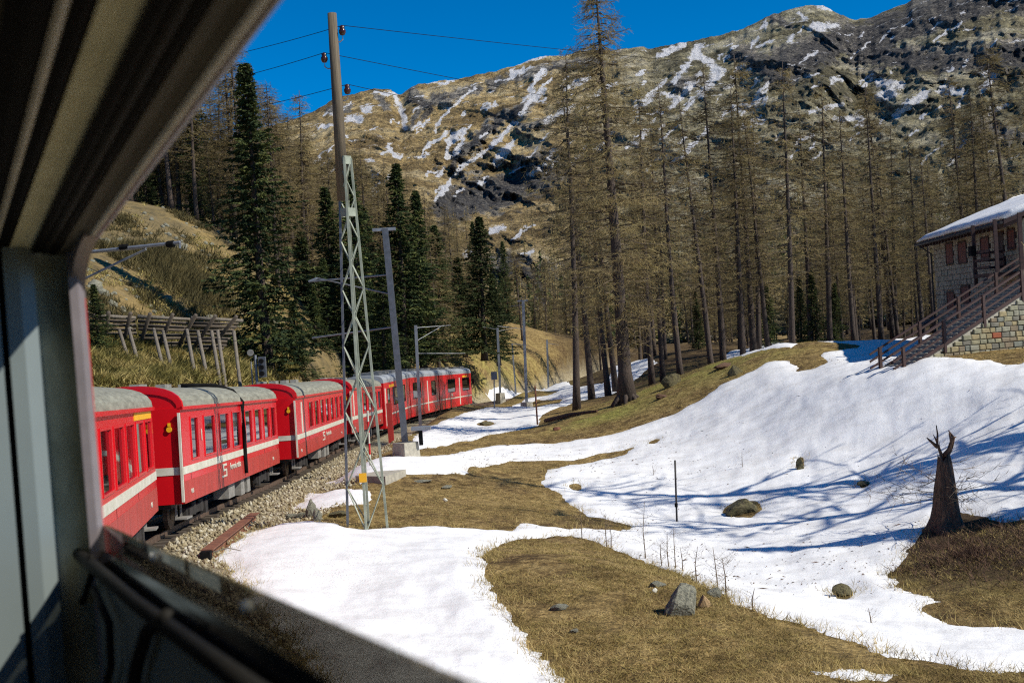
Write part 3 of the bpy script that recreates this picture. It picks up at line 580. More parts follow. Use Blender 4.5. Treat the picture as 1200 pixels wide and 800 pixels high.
def spruce_crown(seed, H, pts, rad=2.9, nb=210, crown0=0.04, mat=None):
    rng = np.random.default_rng(seed); A = []; B = []; wa = []; wb = []
    gapaz = rng.random(3)*2*math.pi
    for i in range(nb):
        f = crown0+(1.0-crown0)*(i/nb)**0.93; z = H*f; az = i*2.39996+rng.normal()*0.35
        prof = (1-f)**0.8*(0.8+0.22*math.sin(f*31+seed)+0.18*math.sin(az*2+f*9+seed))+0.035
        L = rad*prof*rng.uniform(0.6, 1.18)
        dirv = np.array([math.cos(az), math.sin(az), 0]); side_ = np.array([-dirv[1], dirv[0], 0]); p0 = along(pts, z)
        ns = 5; P = [p0]
        for k in range(1, ns+1):
            s = k/ns; P.append(p0+dirv*L*s+np.array([0, 0, -L*(0.42*s-0.26*s*s)*(1.1-0.8*f)]))
            A.append(P[-2]); B.append(P[-1]); wa.append(0.05*(1-s)+0.02); wb.append(0.05*(1-s)+0.01)
        P = np.array(P); m = int(26*max(0.35, L/rad)+8)
        for j in range(m):
            s = rng.uniform(0.08, 1.0)**0.8; k = s*ns; k0 = min(int(k), ns-1); q = P[k0]+(P[k0+1]-P[k0])*(k-k0)
            tl = rng.uniform(0.25, 0.6)*(1.2-0.6*s)*(0.6+0.4*L/rad)
            v = dirv*rng.uniform(0.1, 0.9)+side_*rng.choice([-1, 1])*rng.uniform(0.1, 1)+np.array([0, 0, rng.uniform(-1.0, -0.05)]); v /= np.linalg.norm(v)
            A.append(q); B.append(q+v*tl); wa.append(0.17*rng.uniform(0.6, 1.2)); wb.append(0.03)
            v2 = v+rng.normal(size=3)*0.5; v2 /= np.linalg.norm(v2)
            A.append(q+v*tl*0.5); B.append(q+v*tl*0.5+v2*tl*0.6); wa.append(0.12); wb.append(0.02)
    V, F = ribbons(np.array(A), np.array(B), np.array(wa), np.array(wb), rng)
    return npmesh('spruce_crown', V, F, mat or M_spruce)
LV = []; HV = 22.0
for s_, (rad, c0, nb) in enumerate([(3.6, 0.12, 210), (3.2, 0.20, 190), (4.0, 0.08, 230), (3.0, 0.26, 170), (3.7, 0.14, 210), (3.3, 0.30, 160)]):
    m_, p_ = trunk_mesh(HV, 0.215, 40+s_, M_bark, lean=(-1)**s_*0.4)
    LV.append((m_.mesh('larch_trunk', M_bark, True), larch_crown(60+s_, HV, p_, c0, rad, nb, 1.0)))
SV = []
for s_, (rad, nb, mt) in enumerate([(3.6, 420, M_spruce), (3.2, 380, M_spruce), (3.9, 400, M_sprucey)]):
    m_, p_ = trunk_mesh(HV, 0.26, 90+s_, M_bark)
    SV.append((m_.mesh('spruce_trunk', M_bark, True), spruce_crown(110+s_, HV, p_, rad, nb, 0.05, mt)))
def put_tree(kind, var, x, y, H, label, group, rz=None, z=None, name=None, wide=1.0, lean=None):
    z = z1(x, y) if z is None else z
    o = bpy.data.objects.new(name or kind, None); COL.objects.link(o); o.location = (x, y, z-0.1)
    o.rotation_euler = (lean[0] if lean else random.uniform(-0.05, 0.05), lean[1] if lean else random.uniform(-0.05, 0.05), random.uniform(0, 6.28) if rz is None else rz)
    k = H/HV; o.scale = (k*wide, k*wide, k); tag(o, label, 'tree', group)
    tm, cm_ = (LV if kind == 'larch_tree' else SV)[var]
    a = bpy.data.objects.new('trunk', tm); COL.objects.link(a); a.parent = o
    c = bpy.data.objects.new('crown', cm_); COL.objects.link(c); c.parent = o
    return o
def tree_px(kind, var, px, d, topy, label, group, basey=None, **kw):
    """stand a tree where the ray at px meets depth d, tall enough to reach topy"""
    p = at(px, basey if basey else 430, d); z = z1(p.x, p.y) if basey is None else p.z
    tz = at(px, topy, d).z
    return put_tree(kind, var, p.x, p.y, tz-z, label, group, z=z, **kw)
# the tall larch by the mossy bank: its own finer mesh
hp = hit(735, 471); hH = (at(700, -30, hp.y).z-hp.z)
m_, hpts = trunk_mesh(hH, 0.40, 5, M_bark, lean=0, flare=1.7)
ho = empty('larch_tree', (hp.x, hp.y, hp.z-0.05)); ho.rotation_euler = (0, -0.012, 0)
tag(ho, 'tall bare larch with the thickest trunk, standing on the mossy bank beside the snow', 'tree', 'bare larches on the bank by the track')
m_.build('trunk', M_bark, ho, True)
link('crown', larch_crown(200, hH, hpts, 0.10, 4.1, 360, 1.4), ho)
for k in range(7):
    a = k*0.9; mr = MB(); mr.tube([(0, 0, 0.7), (math.cos(a)*0.55, math.sin(a)*0.55, 0.25), (math.cos(a)*1.0, math.sin(a)*1.0, -0.25)], [0.16, 0.13, 0.05], 6); mr.build('root', M_bark, ho, True)
GB = 'bare larches on the bank by the track'
for i, (px, by, d, ty, v, lb) in enumerate([
    (675, 477, 74, 60, 3, 'bare leaning larch trunk left of the tallest larch, at the lower edge of the bank'),
    (693, 468, 84, 90, 1, 'slim bare larch between the leaning larch and the forked pair by the track'),
    (713, 462, 92, 120, 3, 'pale barked larch just behind and left of the tallest larch'),
    (722, 460, 98, 110, 5, 'thin larch hidden half behind the tallest larch trunk'),
    (765, 452, 84, 95, 3, 'short trunked larch first to the right of the tallest larch, behind the mossy boulder'),
    (777, 446, 90, 130, 5, 'thin straight larch second to the right of the tallest larch')]):
    tree_px('larch_tree', v, px, d, ty, lb, GB, basey=by, wide=1.1)
# forest behind the snowy hill
GF = 'bare larches in the forest behind the snowy hill'
front = [(797, 78, 95), (833, 80, 110), (848, 92, 75), (872, 86, 100), (884, 100, 60), (903, 88, 130), (930, 82, 70), (951, 96, 120), (974, 90, 95), (1003, 84, 120), (1035, 86, 100), (1052, 100, 140), (1085, 90, 150), (1098, 84, 165), (1143, 98, 80), (1155, 88, 100), (1198, 86, 40), (1172, 110, 130)]
ordn = ['first', 'second', 'third', 'fourth', 'fifth', 'sixth', 'seventh', 'eighth', 'ninth', 'tenth', 'eleventh', 'twelfth', 'thirteenth', 'fourteenth', 'fifteenth', 'sixteenth', 'seventeenth', 'eighteenth']
for i, (px, d, ty) in enumerate(front):
    tree_px('larch_tree', [3, 1, 5, 1, 4, 3][i % 6], px, d, ty, 'dark bare larch trunk at the forest edge, %s from the left behind the hill crest' % ordn[i], GF, wide=1.15)
rgt = random.Random(33); npl = []; deep = []
ORD = ordn+['nineteenth', 'twentieth', 'twenty-first', 'twenty-second', 'twenty-third', 'twenty-fourth', 'twenty-fifth', 'twenty-sixth', 'twenty-seventh', 'twenty-eighth', 'twenty-ninth', 'thirtieth']+['%s past thirty' % o for o in ordn]*2
def slot_labels(lst, marks, fmt):      # name each tree by the two landmarks it stands between and its order there
    sl = {}
    for px, d, o in lst:
        i = sum(1 for mpx, _ in marks if mpx < px); sl.setdefault(i, []).append((d, o))
    for i, L in sl.items():
        a = marks[i-1][1] if i > 0 else None; b = marks[i][1] if i < len(marks) else None
        for r, (d, o) in enumerate(sorted(L, key=lambda q: q[0])): o['label'] = fmt(a, b, ORD[r])
k = 0; tries = 0
while k < 112 and tries < 4000:
    tries += 1
    px = rgt.uniform(640, 1260); d = rgt.uniform(94, 230)**1.0
    p = at(px, 400, d)
    if px < 735 and d < 150: continue
    if min([abs(px-q[0])+abs(d-q[1])*0.6 for q in npl] or [99]) < 4.8: continue
    if float(track_dist([p.x], [p.y])[0][0]) < 4: continue
    npl.append((px, d)); k += 1
    H = rgt.uniform(14, 25)*(1.0 if d < 170 else 0.9)
    deep.append((px, d, put_tree('larch_tree', rgt.randrange(6), p.x, p.y, H, '', GF, wide=1.15)))
slot_labels(deep, [(735, 'the tallest larch')]+[(q[0], '%s edge trunk' % ordn[i]) for i, q in enumerate(front)],
    lambda a, b, o: 'bare larch, %s row back between %s and %s' % (o, a, b.replace(' edge trunk', '').replace('the tallest larch', 'first') if a != 'the tallest larch' else b) if a and b else 'bare larch, %s row back to the %s of %s' % (o, 'left' if b else 'right', b or a))
for i, (px, d, ty) in enumerate([(958, 96, 315), (940, 104, 320), (980, 108, 330), (1120, 104, 340), (905, 110, 330), (820, 118, 340)]):
    tree_px('spruce_tree', i % 2, px, d, ty, 'low dark young spruce under the larches, %s from the left' % ['third', 'second', 'fifth', 'sixth', 'fourth', 'first'][i] if i != 3 else 'low dark young spruce under the larches beside the stone house', 'young spruces among the larches', wide=1.5)
# trees standing to the right of the view, whose shadows cross the snow
m_, p_ = trunk_mesh(HV, 0.24, 31, M_bark); LV.append((m_.mesh('larch_trunk', M_bark, True), larch_crown(77, HV, p_, 0.12, 4.2, 70, 0.5, bw=2.2)))
m_, p_ = trunk_mesh(HV, 0.22, 32, M_bark); LV.append((m_.mesh('larch_trunk', M_bark, True), larch_crown(78, HV, p_, 0.2, 3.8, 60, 0.5, bw=2.4)))
for i, (x, y, H, v, lb) in enumerate([(19.5, 34.0, 20, 6, 'sparse larch just outside the right edge, its trunk shadow crossing the upper snow'), (22.5, 28.5, 22, 7, 'sparse larch outside the right edge, its trunk shadow crossing the middle snow'), (27.5, 31.5, 21, 6, 'larch farther outside the right edge, behind the two nearest ones'),
        (35, 28, 23, 6, 'farthest larch outside the right edge of the view')]):
    put_tree('larch_tree', v, x, y, H, lb, 'larches right of the view', wide=1.15)
sq = hit(1112, 618)
put_tree('spruce_tree', 1, sq.x+10.0*0.93, sq.y-10.0*0.36, 12.5, 'spruce outside the right edge that shades the tree stump and its mound', 'spruces right of the view', wide=1.1)
put_tree('spruce_tree', 0, sq.x+11.5, sq.y-7.0, 9.5, 'lower spruce outside the right edge that shades the earth mound', 'spruces right of the view', wide=1.3)
# left side
GS = 'dark spruces along the line left of the pylon'
tree_px('spruce_tree', 0, 318, 72, 70, 'tall dark spruce nearest the timber barrier, reaching above the ridge', GS, basey=448, wide=1.5, lean=(0, -0.022), rz=0)
for px, d, ty, by, v, lb, wd in [
    (352, 78, 350, 448, 1, 'small young spruce at the foot of the tallest spruce', 1.9),
    (400, 98, 215, 440, 1, 'dark spruce directly behind the wooden pole of the pylon', 1.2),
    (432, 96, 197, 440, 0, 'dark spruce between the pylon and the steel catenary mast', 1.05),
    (473, 100, 188, 435, 1, 'slender dark spruce with the highest tip right of the catenary mast top', 1.15),
    (497, 104, 222, 432, 0, 'dark spruce just right of the slender one behind the railcar', 1.0),
    (521, 122, 262, 420, 2, 'grey green spruce at the left end of the group above the grassy bank', 1.2),
    (568, 128, 252, 418, 2, 'broad pale green spruce on top of the grassy bank', 1.35),
    (545, 136, 300, 415, 1, 'dark spruce filling the gap above the grassy bank', 1.4),
    (585, 134, 318, 425, 1, 'rightmost dark spruce on the grassy bank beside the far masts', 1.3),
    (118, 56, 330, 430, 1, 'small dark conifer beside the window frame, left of the timber barrier', 1.6)]:
    tree_px('spruce_tree', v, px, d, ty, lb, GS, basey=by, wide=wd*1.4)
GL = 'brown larches on the left hillside'
for i, (px, d, ty, v) in enumerate([(334, 96, 90, 2), (345, 104, 120, 0), (375, 112, 150, 4), (300, 116, 160, 2), (262, 104, 150, 0), (240, 108, 130, 4), (222, 112, 150, 2), (205, 116, 160, 0), (190, 120, 170, 4), (390, 122, 175, 2), (410, 130, 190, 0)]):
    tree_px('larch_tree', v, px, d, ty, ['reddish brown larch with the highest top right of the tallest spruce', 'brown larch right behind the reddish highest larch on the left slope', 'brown larch left of the wooden pole on the left slope', 'brown larch hidden behind the tallest spruce',
       'brown larch immediately left of the tallest spruce on the hilltop', 'brown larch second to the left of the tallest spruce', 'brown larch third to the left of the tallest spruce', 'brown larch fourth to the left of the tallest spruce', 'brown larch above the grassy hilltop beside the window frame',
       'brown larch just behind the wooden pole on the left slope', 'brown larch right of the wooden pole behind the spruces'][i], GL, wide=1.25)
for i, (px, d, ty, lb) in enumerate([(372, 88, 330, 'dark spruce filling the gap just left of the pylon'), (388, 92, 300, 'dark spruce immediately behind the left leg of the pylon'), (366, 100, 268, 'dark spruce behind the small young spruce, lower than its neighbours'), (410, 92, 290, 'low dark spruce between pylon and railcar roof'), (452, 90, 300, 'low dark spruce right behind the steel catenary mast'), (440, 106, 240, 'dark spruce behind the head of the steel catenary mast')]):
    tree_px('spruce_tree', i % 3, px, d, ty, lb, GS, basey=446, wide=1.8)
k = 0; lft = []; lfs = []
while k < 118:
    px = rgt.uniform(90, 520); d = rgt.uniform(100, 215) if k < 98 else rgt.uniform(98, 120); p = at(px, 300, d)
    if px > 420 and d > 170: continue
    if k >= 98 and not 150 < px < 310: continue
    k += 1
    if k < 98 and rgt.random() < 0.12: lfs.append((px, px, put_tree('spruce_tree', rgt.randrange(3), p.x, p.y, rgt.uniform(9, 15), '', 'scattered spruces in the left hillside wood', wide=1.4)))
    else: lft.append((px, px, put_tree('larch_tree', rgt.randrange(6), p.x, p.y, rgt.uniform(14, 19), '', GL, wide=1.4)))
LM = [(160, 'the hilltop'), (200, 'the outcrop'), (300, 'the tallest spruce'), (345, 'the reddish larch'), (395, 'the wooden pole'), (452, 'the steel mast')]
for L_, nm_ in ((lft, 'larch'), (lfs, 'small spruce')):
    slot_labels(L_, LM, lambda a, b, o: '%s on the hillside between %s and %s, %s from the left' % (nm_, (a or 'the window frame').replace('the ', ''), (b or 'the valley').replace('the ', ''), o))
k = 0; vl = []; vs2 = []
while k < 40:
    px = rgt.uniform(440, 690); d = rgt.uniform(150, 280); p = at(px, 420, d)
    if float(track_dist([p.x], [p.y])[0][0]) < 6: continue
    k += 1
    kd = 'spruce_tree' if rgt.random() < 0.22 else 'larch_tree'
    o_ = put_tree(kd, rgt.randrange(3), p.x, p.y, rgt.uniform(12, 19), ('dark spruce' if kd[0] == 's' else 'brown larch')+' in the valley wood behind the grassy bank', 'spruces in the valley wood' if kd[0] == 's' else 'larches in the valley wood', wide=1.2); (vs2 if kd[0] == 's' else vl).append((px, px, o_))
for L_, nm_ in ((vl, 'brown larch'), (vs2, 'dark spruce')):
    slot_labels(L_, [], lambda a, b, o: '%s in the valley wood behind the grassy bank, %s from the left' % (nm_, o))
# far woods on the mountain foot: too many to count, one object
def far_tree(rng, H=14, larch=True, n=46):
    A = []; B = []; wa = []; wb = []
    A.append([0, 0, 0]); B.append([0, 0, H]); wa.append(0.5); wb.append(0.05)
    for i in range(n):
        f = rng.uniform(0.12, 0.97); L = (2.6 if larch else 2.9)*(1-f)**0.7*rng.uniform(0.5, 1.1)+0.2; a = rng.uniform(0, 6.28)
        A.append([0, 0, H*f]); B.append([L*math.cos(a), L*math.sin(a), H*f-0.35*L]); wa.append(0.35 if larch else 1.1); wb.append(0.12 if larch else 0.3)
    return ribbons(np.array(A, float), np.array(B, float), np.array(wa), np.array(wb), rng)
rngf = np.random.default_rng(5)
for nm, larch, cnt, mt, tlim in (('larch_woods', True, 2600, M_larch, 0.42), ('spruce_woods', False, 420, M_spruce, 0.25)):
    base = [far_tree(rngf, 14, larch, 40 if larch else 34) for _ in range(5)]; VV = []; FF = []; off = 0; k = 0
    while k < cnt:
        i = rngf.integers(55, 690); tt = rngf.random()**1.5*tlim; j = int(tt*(NT-1))
        if mmask[i*NT+j, 0] > 0.35: continue
        if us[i] < 640 and us[i] > 380 and tt > 0.12 and rngf.random() < 0.75: continue
        if (cl[i, j] > 0.3): continue
        v, f = base[rngf.integers(5)]; s = rngf.uniform(0.6, 1.1); a = rngf.uniform(0, 6.28); c, sn_ = math.cos(a), math.sin(a)
        q = np.c_[v[:, 0]*c-v[:, 1]*sn_, v[:, 0]*sn_+v[:, 1]*c, v[:, 2]]*s+np.array([MX[i, j]+rngf.normal()*2, MY[i, j]+rngf.normal()*2, MZ[i, j]-1.5])
        VV.append(q); FF.append(f+off); off += len(q); k += 1
    tag(link(nm, npmesh(nm, np.concatenate(VV), np.concatenate(FF), mt)), kind='stuff')
# ---------------------------------------------------------------- the train ahead
CAR_W = 2.66
def sidewall(mb, L, y, z0, z1_, wins, thick=0.06):
    """a wall along x with window openings [(xa, xb, za, zb)] sorted by xa"""
    def quad(xa, xb, za, zb):
        if xb-xa < 1e-4 or zb-za < 1e-4: return
        for yy, flip in ((y, y < 0), (y-math.copysign(thick, y), y > 0)):
            f = (0, 1, 2, 3) if flip else (3, 2, 1, 0)
            mb.add([(xa, yy, za), (xb, yy, za), (xb, yy, zb), (xa, yy, zb)], [f])
    x = 0
    for xa, xb, za, zb in wins:
        quad(x, xa, z0, z1_); quad(xa, xb, z0, za); quad(xa, xb, zb, z1_); x = xb
        yi = y-math.copysign(thick, y)
        mb.add([(xa, y, za), (xb, y, za), (xb, yi, za), (xa, yi, za)], [(0, 1, 2, 3)]); mb.add([(xa, y, zb), (xb, y, zb), (xb, yi, zb), (xa, yi, zb)], [(3, 2, 1, 0)])
        mb.add([(xa, y, za), (xa, yi, za), (xa, yi, zb), (xa, y, zb)], [(0, 1, 2, 3)]); mb.add([(xb, y, za), (xb, yi, za), (xb, yi, zb), (xb, y, zb)], [(3, 2, 1, 0)])
    quad(x, L, z0, z1_)
def roof_profile(w, zg, zt, n=12, p=2.4):
    out = []
    for i in range(n+1):
        a = math.pi*i/n; c = math.cos(a); s = math.sin(a)
        out.append((math.copysign(abs(c)**(2/p), c)*w/2, zg+(zt-zg)*abs(s)**(2/p*0.95)))
    return out
def roof_mb(L, w, zg, zt, x0=0, p=2.4, ribs=0):
    m = MB(); P = roof_profile(w, zg, zt, 14, p); n = len(P)
    vs = [(x0, a, b) for a, b in P]+[(L, a, b) for a, b in P]
    fs = [(i, i+1, n+i+1, n+i) for i in range(n-1)]+[tuple(range(n))[::-1], tuple(range(n, 2*n)), (0, n, 2*n-1, n-1)]
    m.add(vs, fs)
    return m
def text_part(name, s, size, parent, loc, mat, M=None, ext=0.004, sx=1.0):
    name_ = name; c = bpy.data.curves.new(name, 'FONT'); c.body = s; c.size = size; c.extrude = ext; c.align_x = 'CENTER'; c.align_y = 'CENTER'; c.materials.append(mat); c.offset = size*0.012
    tmp = bpy.data.objects.new(name+'_tmp', c); me = bpy.data.meshes.new_from_object(tmp); bpy.data.objects.remove(tmp); bpy.data.curves.remove(c)
    o = bpy.data.objects.new(name, me); COL.objects.link(o); o.parent = parent; o.location = loc
    o.rotation_euler = M or (R(90), 0, 0); o.scale = (sx, 1, 1); return o
def bogie(parent, x, z=0.0):
    m = MB(); m.beam((x-1.2, -1.02, 0.42), (x+1.2, -1.02, 0.42), 0.12, 0.22); m.beam((x-1.2, 1.02, 0.42), (x+1.2, 1.02, 0.42), 0.12, 0.22); m.beam((x, -1.0, 0.45), (x, 1.0, 0.45), 0.4, 0.25)
    for dx_ in (-0.9, 0.9): m.box((x+dx_, -1.05, 0.36), (0.3, 0.16, 0.3)); m.tube([(x+dx_*0.45, -1.05, 0.3), (x+dx_*0.45, -1.05, 0.62)], 0.09, 8)
    b_ = m.build('bogie', M_under, parent)
    for dx_ in (-0.9, 0.9):
        for sy in (-0.55, 0.55):
            w_ = MB(); w_.tube([(x+dx_, sy-0.06, 0.375), (x+dx_, sy+0.06, 0.375)], 0.375, 20); w_.tube([(x+dx_, sy-0.08, 0.375), (x+dx_, sy+0.08, 0.375)], 0.12, 10); w_.build('wheel', M_rail, b_)
def car_frame(a, b, lift=0.0):
    d = (b-a); L = d.length; d.normalize(); y = Vector((-d.y, d.x, 0)).normalized(); z = d.cross(y)
    o = a - z*SK + y*CAR_W/2      # rail level, centre line, near end
    return frame_mat(o, d, y, z), L
WZ0, WZ1 = 1.80, 2.84
def coach(a, b, label, wins, door=None, first=False, number=None, texts=(), gap=0.45, cable=None, vents=4, endwhite=True, old=False, lamp=True):
    M, L = car_frame(a, b); L -= gap
    t = empty('railway_carriage', mat=M); tag(t, label, 'train carriage', 'red carriages of the train ahead')
    W = CAR_W; zb, zg, zt = SK, 3.12, 3.68
    m = MB()
    cells = [(x0, x1, WZ0, WZ1) for x0, x1 in wins]
    for sy in (-1, 1): sidewall(m, L, sy*W/2, zb+0.42, zg, cells)
    # end walls with a gangway opening
    for x_, s in ((0, -1), (L, 1)):
        for y0, y1 in ((-W/2, -0.42), (0.42, W/2)): m.box2((x_, y0, zb), (x_-s*0.05, y1, zg))
        m.box2((x_, -0.42, 2.75), (x_-s*0.05, 0.42, zg))
    m.box2((0.05, -W/2+0.07, zb+0.12), (L-0.05, W/2-0.07, zb+0.2))
    m.build('body', M_red, t)
    lo = MB()
    for sy in (-1, 1): lo.box2((0.0, sy*(W/2-0.05), zb), (L, sy*(W/2+0.006), zb+0.55))
    lo.build('lower_skirt', M_redlow, t)
    inn = MB(); inn.box2((0.1, -W/2+0.1, 1.02), (L-0.1, W/2-0.1, 1.08)); inn.box2((0.1, -W/2+0.1, zg-0.1), (L-0.1, W/2-0.1, zg-0.05))
    inn.build('floor_and_ceiling', M_inner, t)
    roof_mb(L, W+0.06, zg, zt, 0.12).build('roof', M_roof, t)
    er = MB(); P = roof_profile(W+0.14, zg-0.03, zt+0.05, 14)
    n = len(P); vs = [(x, a_, b_) for x in (0.0, 0.14) for a_, b_ in P]+[(x, a_*0.9, zg+(b_-zg)*0.72-0.02) for x in (0.0, 0.14) for a_, b_ in P]
    er.add(vs, [(i, i+1, n+i+1, n+i) for i in range(n-1)]+[(i+1, i, 2*n+i, 2*n+i+1) for i in range(n-1)]+[(n+i, n+i+1, 3*n+i+1, 3*n+i) for i in range(n-1)])
    er.m = 0; er.add([(0.03, a_*0.97, b_) for a_, b_ in P], [tuple(range(n))])
    er.build('roof_end_arch', M_red, t)
    gt = MB()
    for sy in (-1, 1): gt.box2((0, sy*(W/2), zg-0.05), (L, sy*(W/2+0.07), zg+0.03))
    gt.build('gutter', M_red, t)
    st = MB()
    for sy in (-1, 1): st.box2((-0.004, sy*(W/2-0.01), 1.47), (L+0.004, sy*(W/2+0.012), 1.66))
    for x_, s in ((0, -1), (L, 1)):
        for y0, y1 in ((-W/2-0.003, -0.6), (0.6, W/2+0.003)): st.box2((x_-s*0.01, y0, 1.47), (x_+s*0.012, y1, 1.66))
    st.build('stripe', M_white, t)
    for x in [w_[0]-0.22 for w_ in wins[::2]]+[L-0.35]:
        ps = MB(); ps.box2((x, -W/2-0.005, SK+0.02), (x+0.018, -W/2+0.0, 1.46)); ps.build('panel_seam', M_under, t)
    # seats
    for k in range(int(L/1.55)):
        for sy in (-0.75, 0.75):
            s_ = MB(); x = 0.8+k*1.55; s_.box((x, sy, 1.62), (0.14, 0.95, 1.05)); s_.box((x+0.28, sy, 1.42), (0.5, 0.95, 0.14)); s_.m = 1; s_.box((x, sy, 2.12), (0.17, 0.9, 0.22)); s_.build('seat', [M_seat, M_inwhite], t)
    # windows
    for i, (x0, x1) in enumerate(wins):
        for sy in (-1, 1):
            f = MB(); y = sy*(W/2+0.004); w_ = 0.035
            for (xa, xb, za, zb_) in ((x0-w_, x0+0.01, WZ0-w_, WZ1+w_), (x1-0.01, x1+w_, WZ0-w_, WZ1+w_), (x0+0.01, x1-0.01, WZ0-w_, WZ0+0.01), (x0+0.01, x1-0.01, WZ1-0.01, WZ1+w_)): f.box2((xa, y-sy*0.03, za), (xb, y+sy*0.018, zb_))
            if False: f.box2((x0+0.01, y-sy*0.03, WZ1-0.36), (x1-0.01, y+sy*0.005, WZ1-0.33))
            fo = f.build('window', M_red, t)
            p = MB(); p.box2((x0+0.005, sy*(W/2-0.030), WZ0+0.005), (x1-0.005, sy*(W/2-0.024), WZ1-0.005)); p.build('pane', M_glass, fo)
    # underframe
    u = MB(); u.box2((0.3, -0.9, 0.62), (L-0.3, 0.9, zb+0.12)); u.build('underframe', M_under, t)
    bogie(t, 2.3); bogie(t, L-2.3)
    for x_, w_, h_ in ((L*0.40, 0.9, 0.42), (L*0.53, 0.55, 0.5), (L*0.60, 0.5, 0.5)):
        e = MB(); e.box2((x_, -1.2, 0.72-h_), (x_+w_, -0.75, 0.74)); e.build('equipment_box', M_greybox, t)
    for x_ in (0.25, L-0.45):
        e = MB(); e.box2((x_, -1.3, 0.34), (x_+0.55, -1.0, 0.38)); e.box2((x_+0.02, -1.05, 0.38), (x_+0.05, -1.0, 0.8)); e.box2((x_+0.5, -1.05, 0.38), (x_+0.53, -1.0, 0.8)); e.build('step', M_greybox, t)
    cp = MB(); cp.tube([(-0.35, 0, 0.7), (0.2, 0, 0.7)], 0.09, 8); cp.tube([(-0.38, -0.55, 0.75), (0, -0.55, 0.9)], 0.035, 6); cp.tube([(-0.4, 0, 0.55), (-0.4, 0, 0.85)], 0.2, 12); cp.build('coupler', M_under, t)
    # gangway bellows and end door
    g_ = MB(); g_.box2((-0.28, -0.5, 0.95), (0.0, -0.42, 2.85)); g_.box2((-0.28, 0.42, 0.95), (0.0, 0.5, 2.85)); g_.box2((-0.28, -0.5, 2.85), (0.0, 0.5, 2.92)); g_.build('gangway_bellows', M_black, t)
    ed = MB(); ed.box2((0.06, -0.42, 0.95), (0.09, 0.42, 2.75)); ed.build('end_door', M_greybox, t)
    if endwhite: e = MB(); e.box2((-0.10, -W/2-0.01, 0.8), (-0.04, -W/2+0.05, 3.0)); e.build('white_handrail', M_white, t)
    if lamp:
        e = MB(); e.tube([(-0.05, -W/2+0.28, 2.60), (0.0, -W/2+0.28, 2.60)], 0.07, 10); e.box((-0.03, -W/2+0.28, 2.72), (0.05, 0.06, 0.08)); e.build('yellow_coupling_mark', M_yellow, t)
    for k in range(vents):
        v = MB(); x = L*(0.22+0.55*k/max(1, vents-1)); v.box((x, 0.55, zt+0.05), (0.75, 0.28, 0.17)); v.build('roof_vent', M_greybox, t)
    if door:
        for x0, x1 in door:
            e = MB(); e.box2((x0, -W/2-0.02, 1.7), (x0+0.28, -W/2+0.0, 2.9)); e.build('door_edge', M_white, t)
    if first:
        e = MB(); e.box2(first[0:1]+(-W/2-0.014, 2.90), (first[1], -W/2, 3.06)); e.build('yellow_band', M_yellow, t)
    if number:
        text_part('number', number[0], 0.42, t, (number[1], -W/2-0.02, 2.35), M_white)
    for x in texts:
        text_part('lettering', 'Ferrovia retica', 0.27, t, (x+1.15, -W/2-0.02, 1.26), M_white)
        lg = MB()   # the angular railway emblem
        y0, y1 = -W/2-0.02, -W/2+0.0
        for (xa, xb, za, zc) in ((0, 0.5, 1.34, 1.40), (0, 0.1, 1.22, 1.34), (0, 0.5, 1.20, 1.25), (0.40, 0.5, 1.08, 1.20), (-0.2, 0.5, 1.03, 1.08)): lg.box2((x-0.62+xa, y0, za), (x-0.62+xb, y1, zc))
        lg.build('emblem', M_white, t)
    for x_ in (0.8, L-1.4):
        text_part('data_panel', 'RhB', 0.16, t, (x_, -W/2-0.012, 1.0), M_white)
    if cable:
        pts = [(cable-0.35, 0.4, zt+0.08), (cable-0.2, 0.0, zt+0.06), (cable-0.05, -0.6, zt+0.02), (cable, -1.1, zt-0.18), (cable, -W/2-0.06, zg), (cable+0.03, -W/2-0.05, 2.2), (cable, -W/2-0.05, 1.5), (cable+0.04, -W/2-0.04, 0.9)]
        e = MB(); e.tube(pts, 0.07, 7); e.build('black_hose', M_black, t, True)
    return t
def spread(n, x0, x1, wd):
    return [(x0+(x1-x0-wd)*i/(n-1), x0+(x1-x0-wd)*i/(n-1)+wd) for i in range(n)]
A0, A1, B0, B1, C0, C1, D0, D1 = side[2], side[3], side[4], side[5], side[6], side[7], side[8], side[9]
coach(A0, A1, 'nearest red carriage with a yellow band above its last windows, cut by the window frame', spread(8, 0.9, 14.1, 1.3), first=(10.9, 14.2), gap=0.35, endwhite=False, old=True, vents=3)
coach(B0, B1, 'second red carriage with a black hose over roof and side and numeral 1', [(1.0, 1.75), (2.5, 3.8), (4.5, 5.7), (6.3, 7.5), (8.3, 9.4), (10.0, 11.1), (11.7, 12.8), (13.2, 14.1)], number=('1', 2.12), texts=(5.2,), cable=7.75)
coach(C0, C1, 'third red carriage with a tall white door strip before its row of seven windows', spread(7, 3.2, 14.2, 1.05), door=[(1.2, 2)], texts=(7.5,))
coach(D0, D1, 'fourth red carriage, partly behind the pylon, with four wide windows', spread(5, 2.2, 12.4, 1.5), door=[(0.6, 1)])
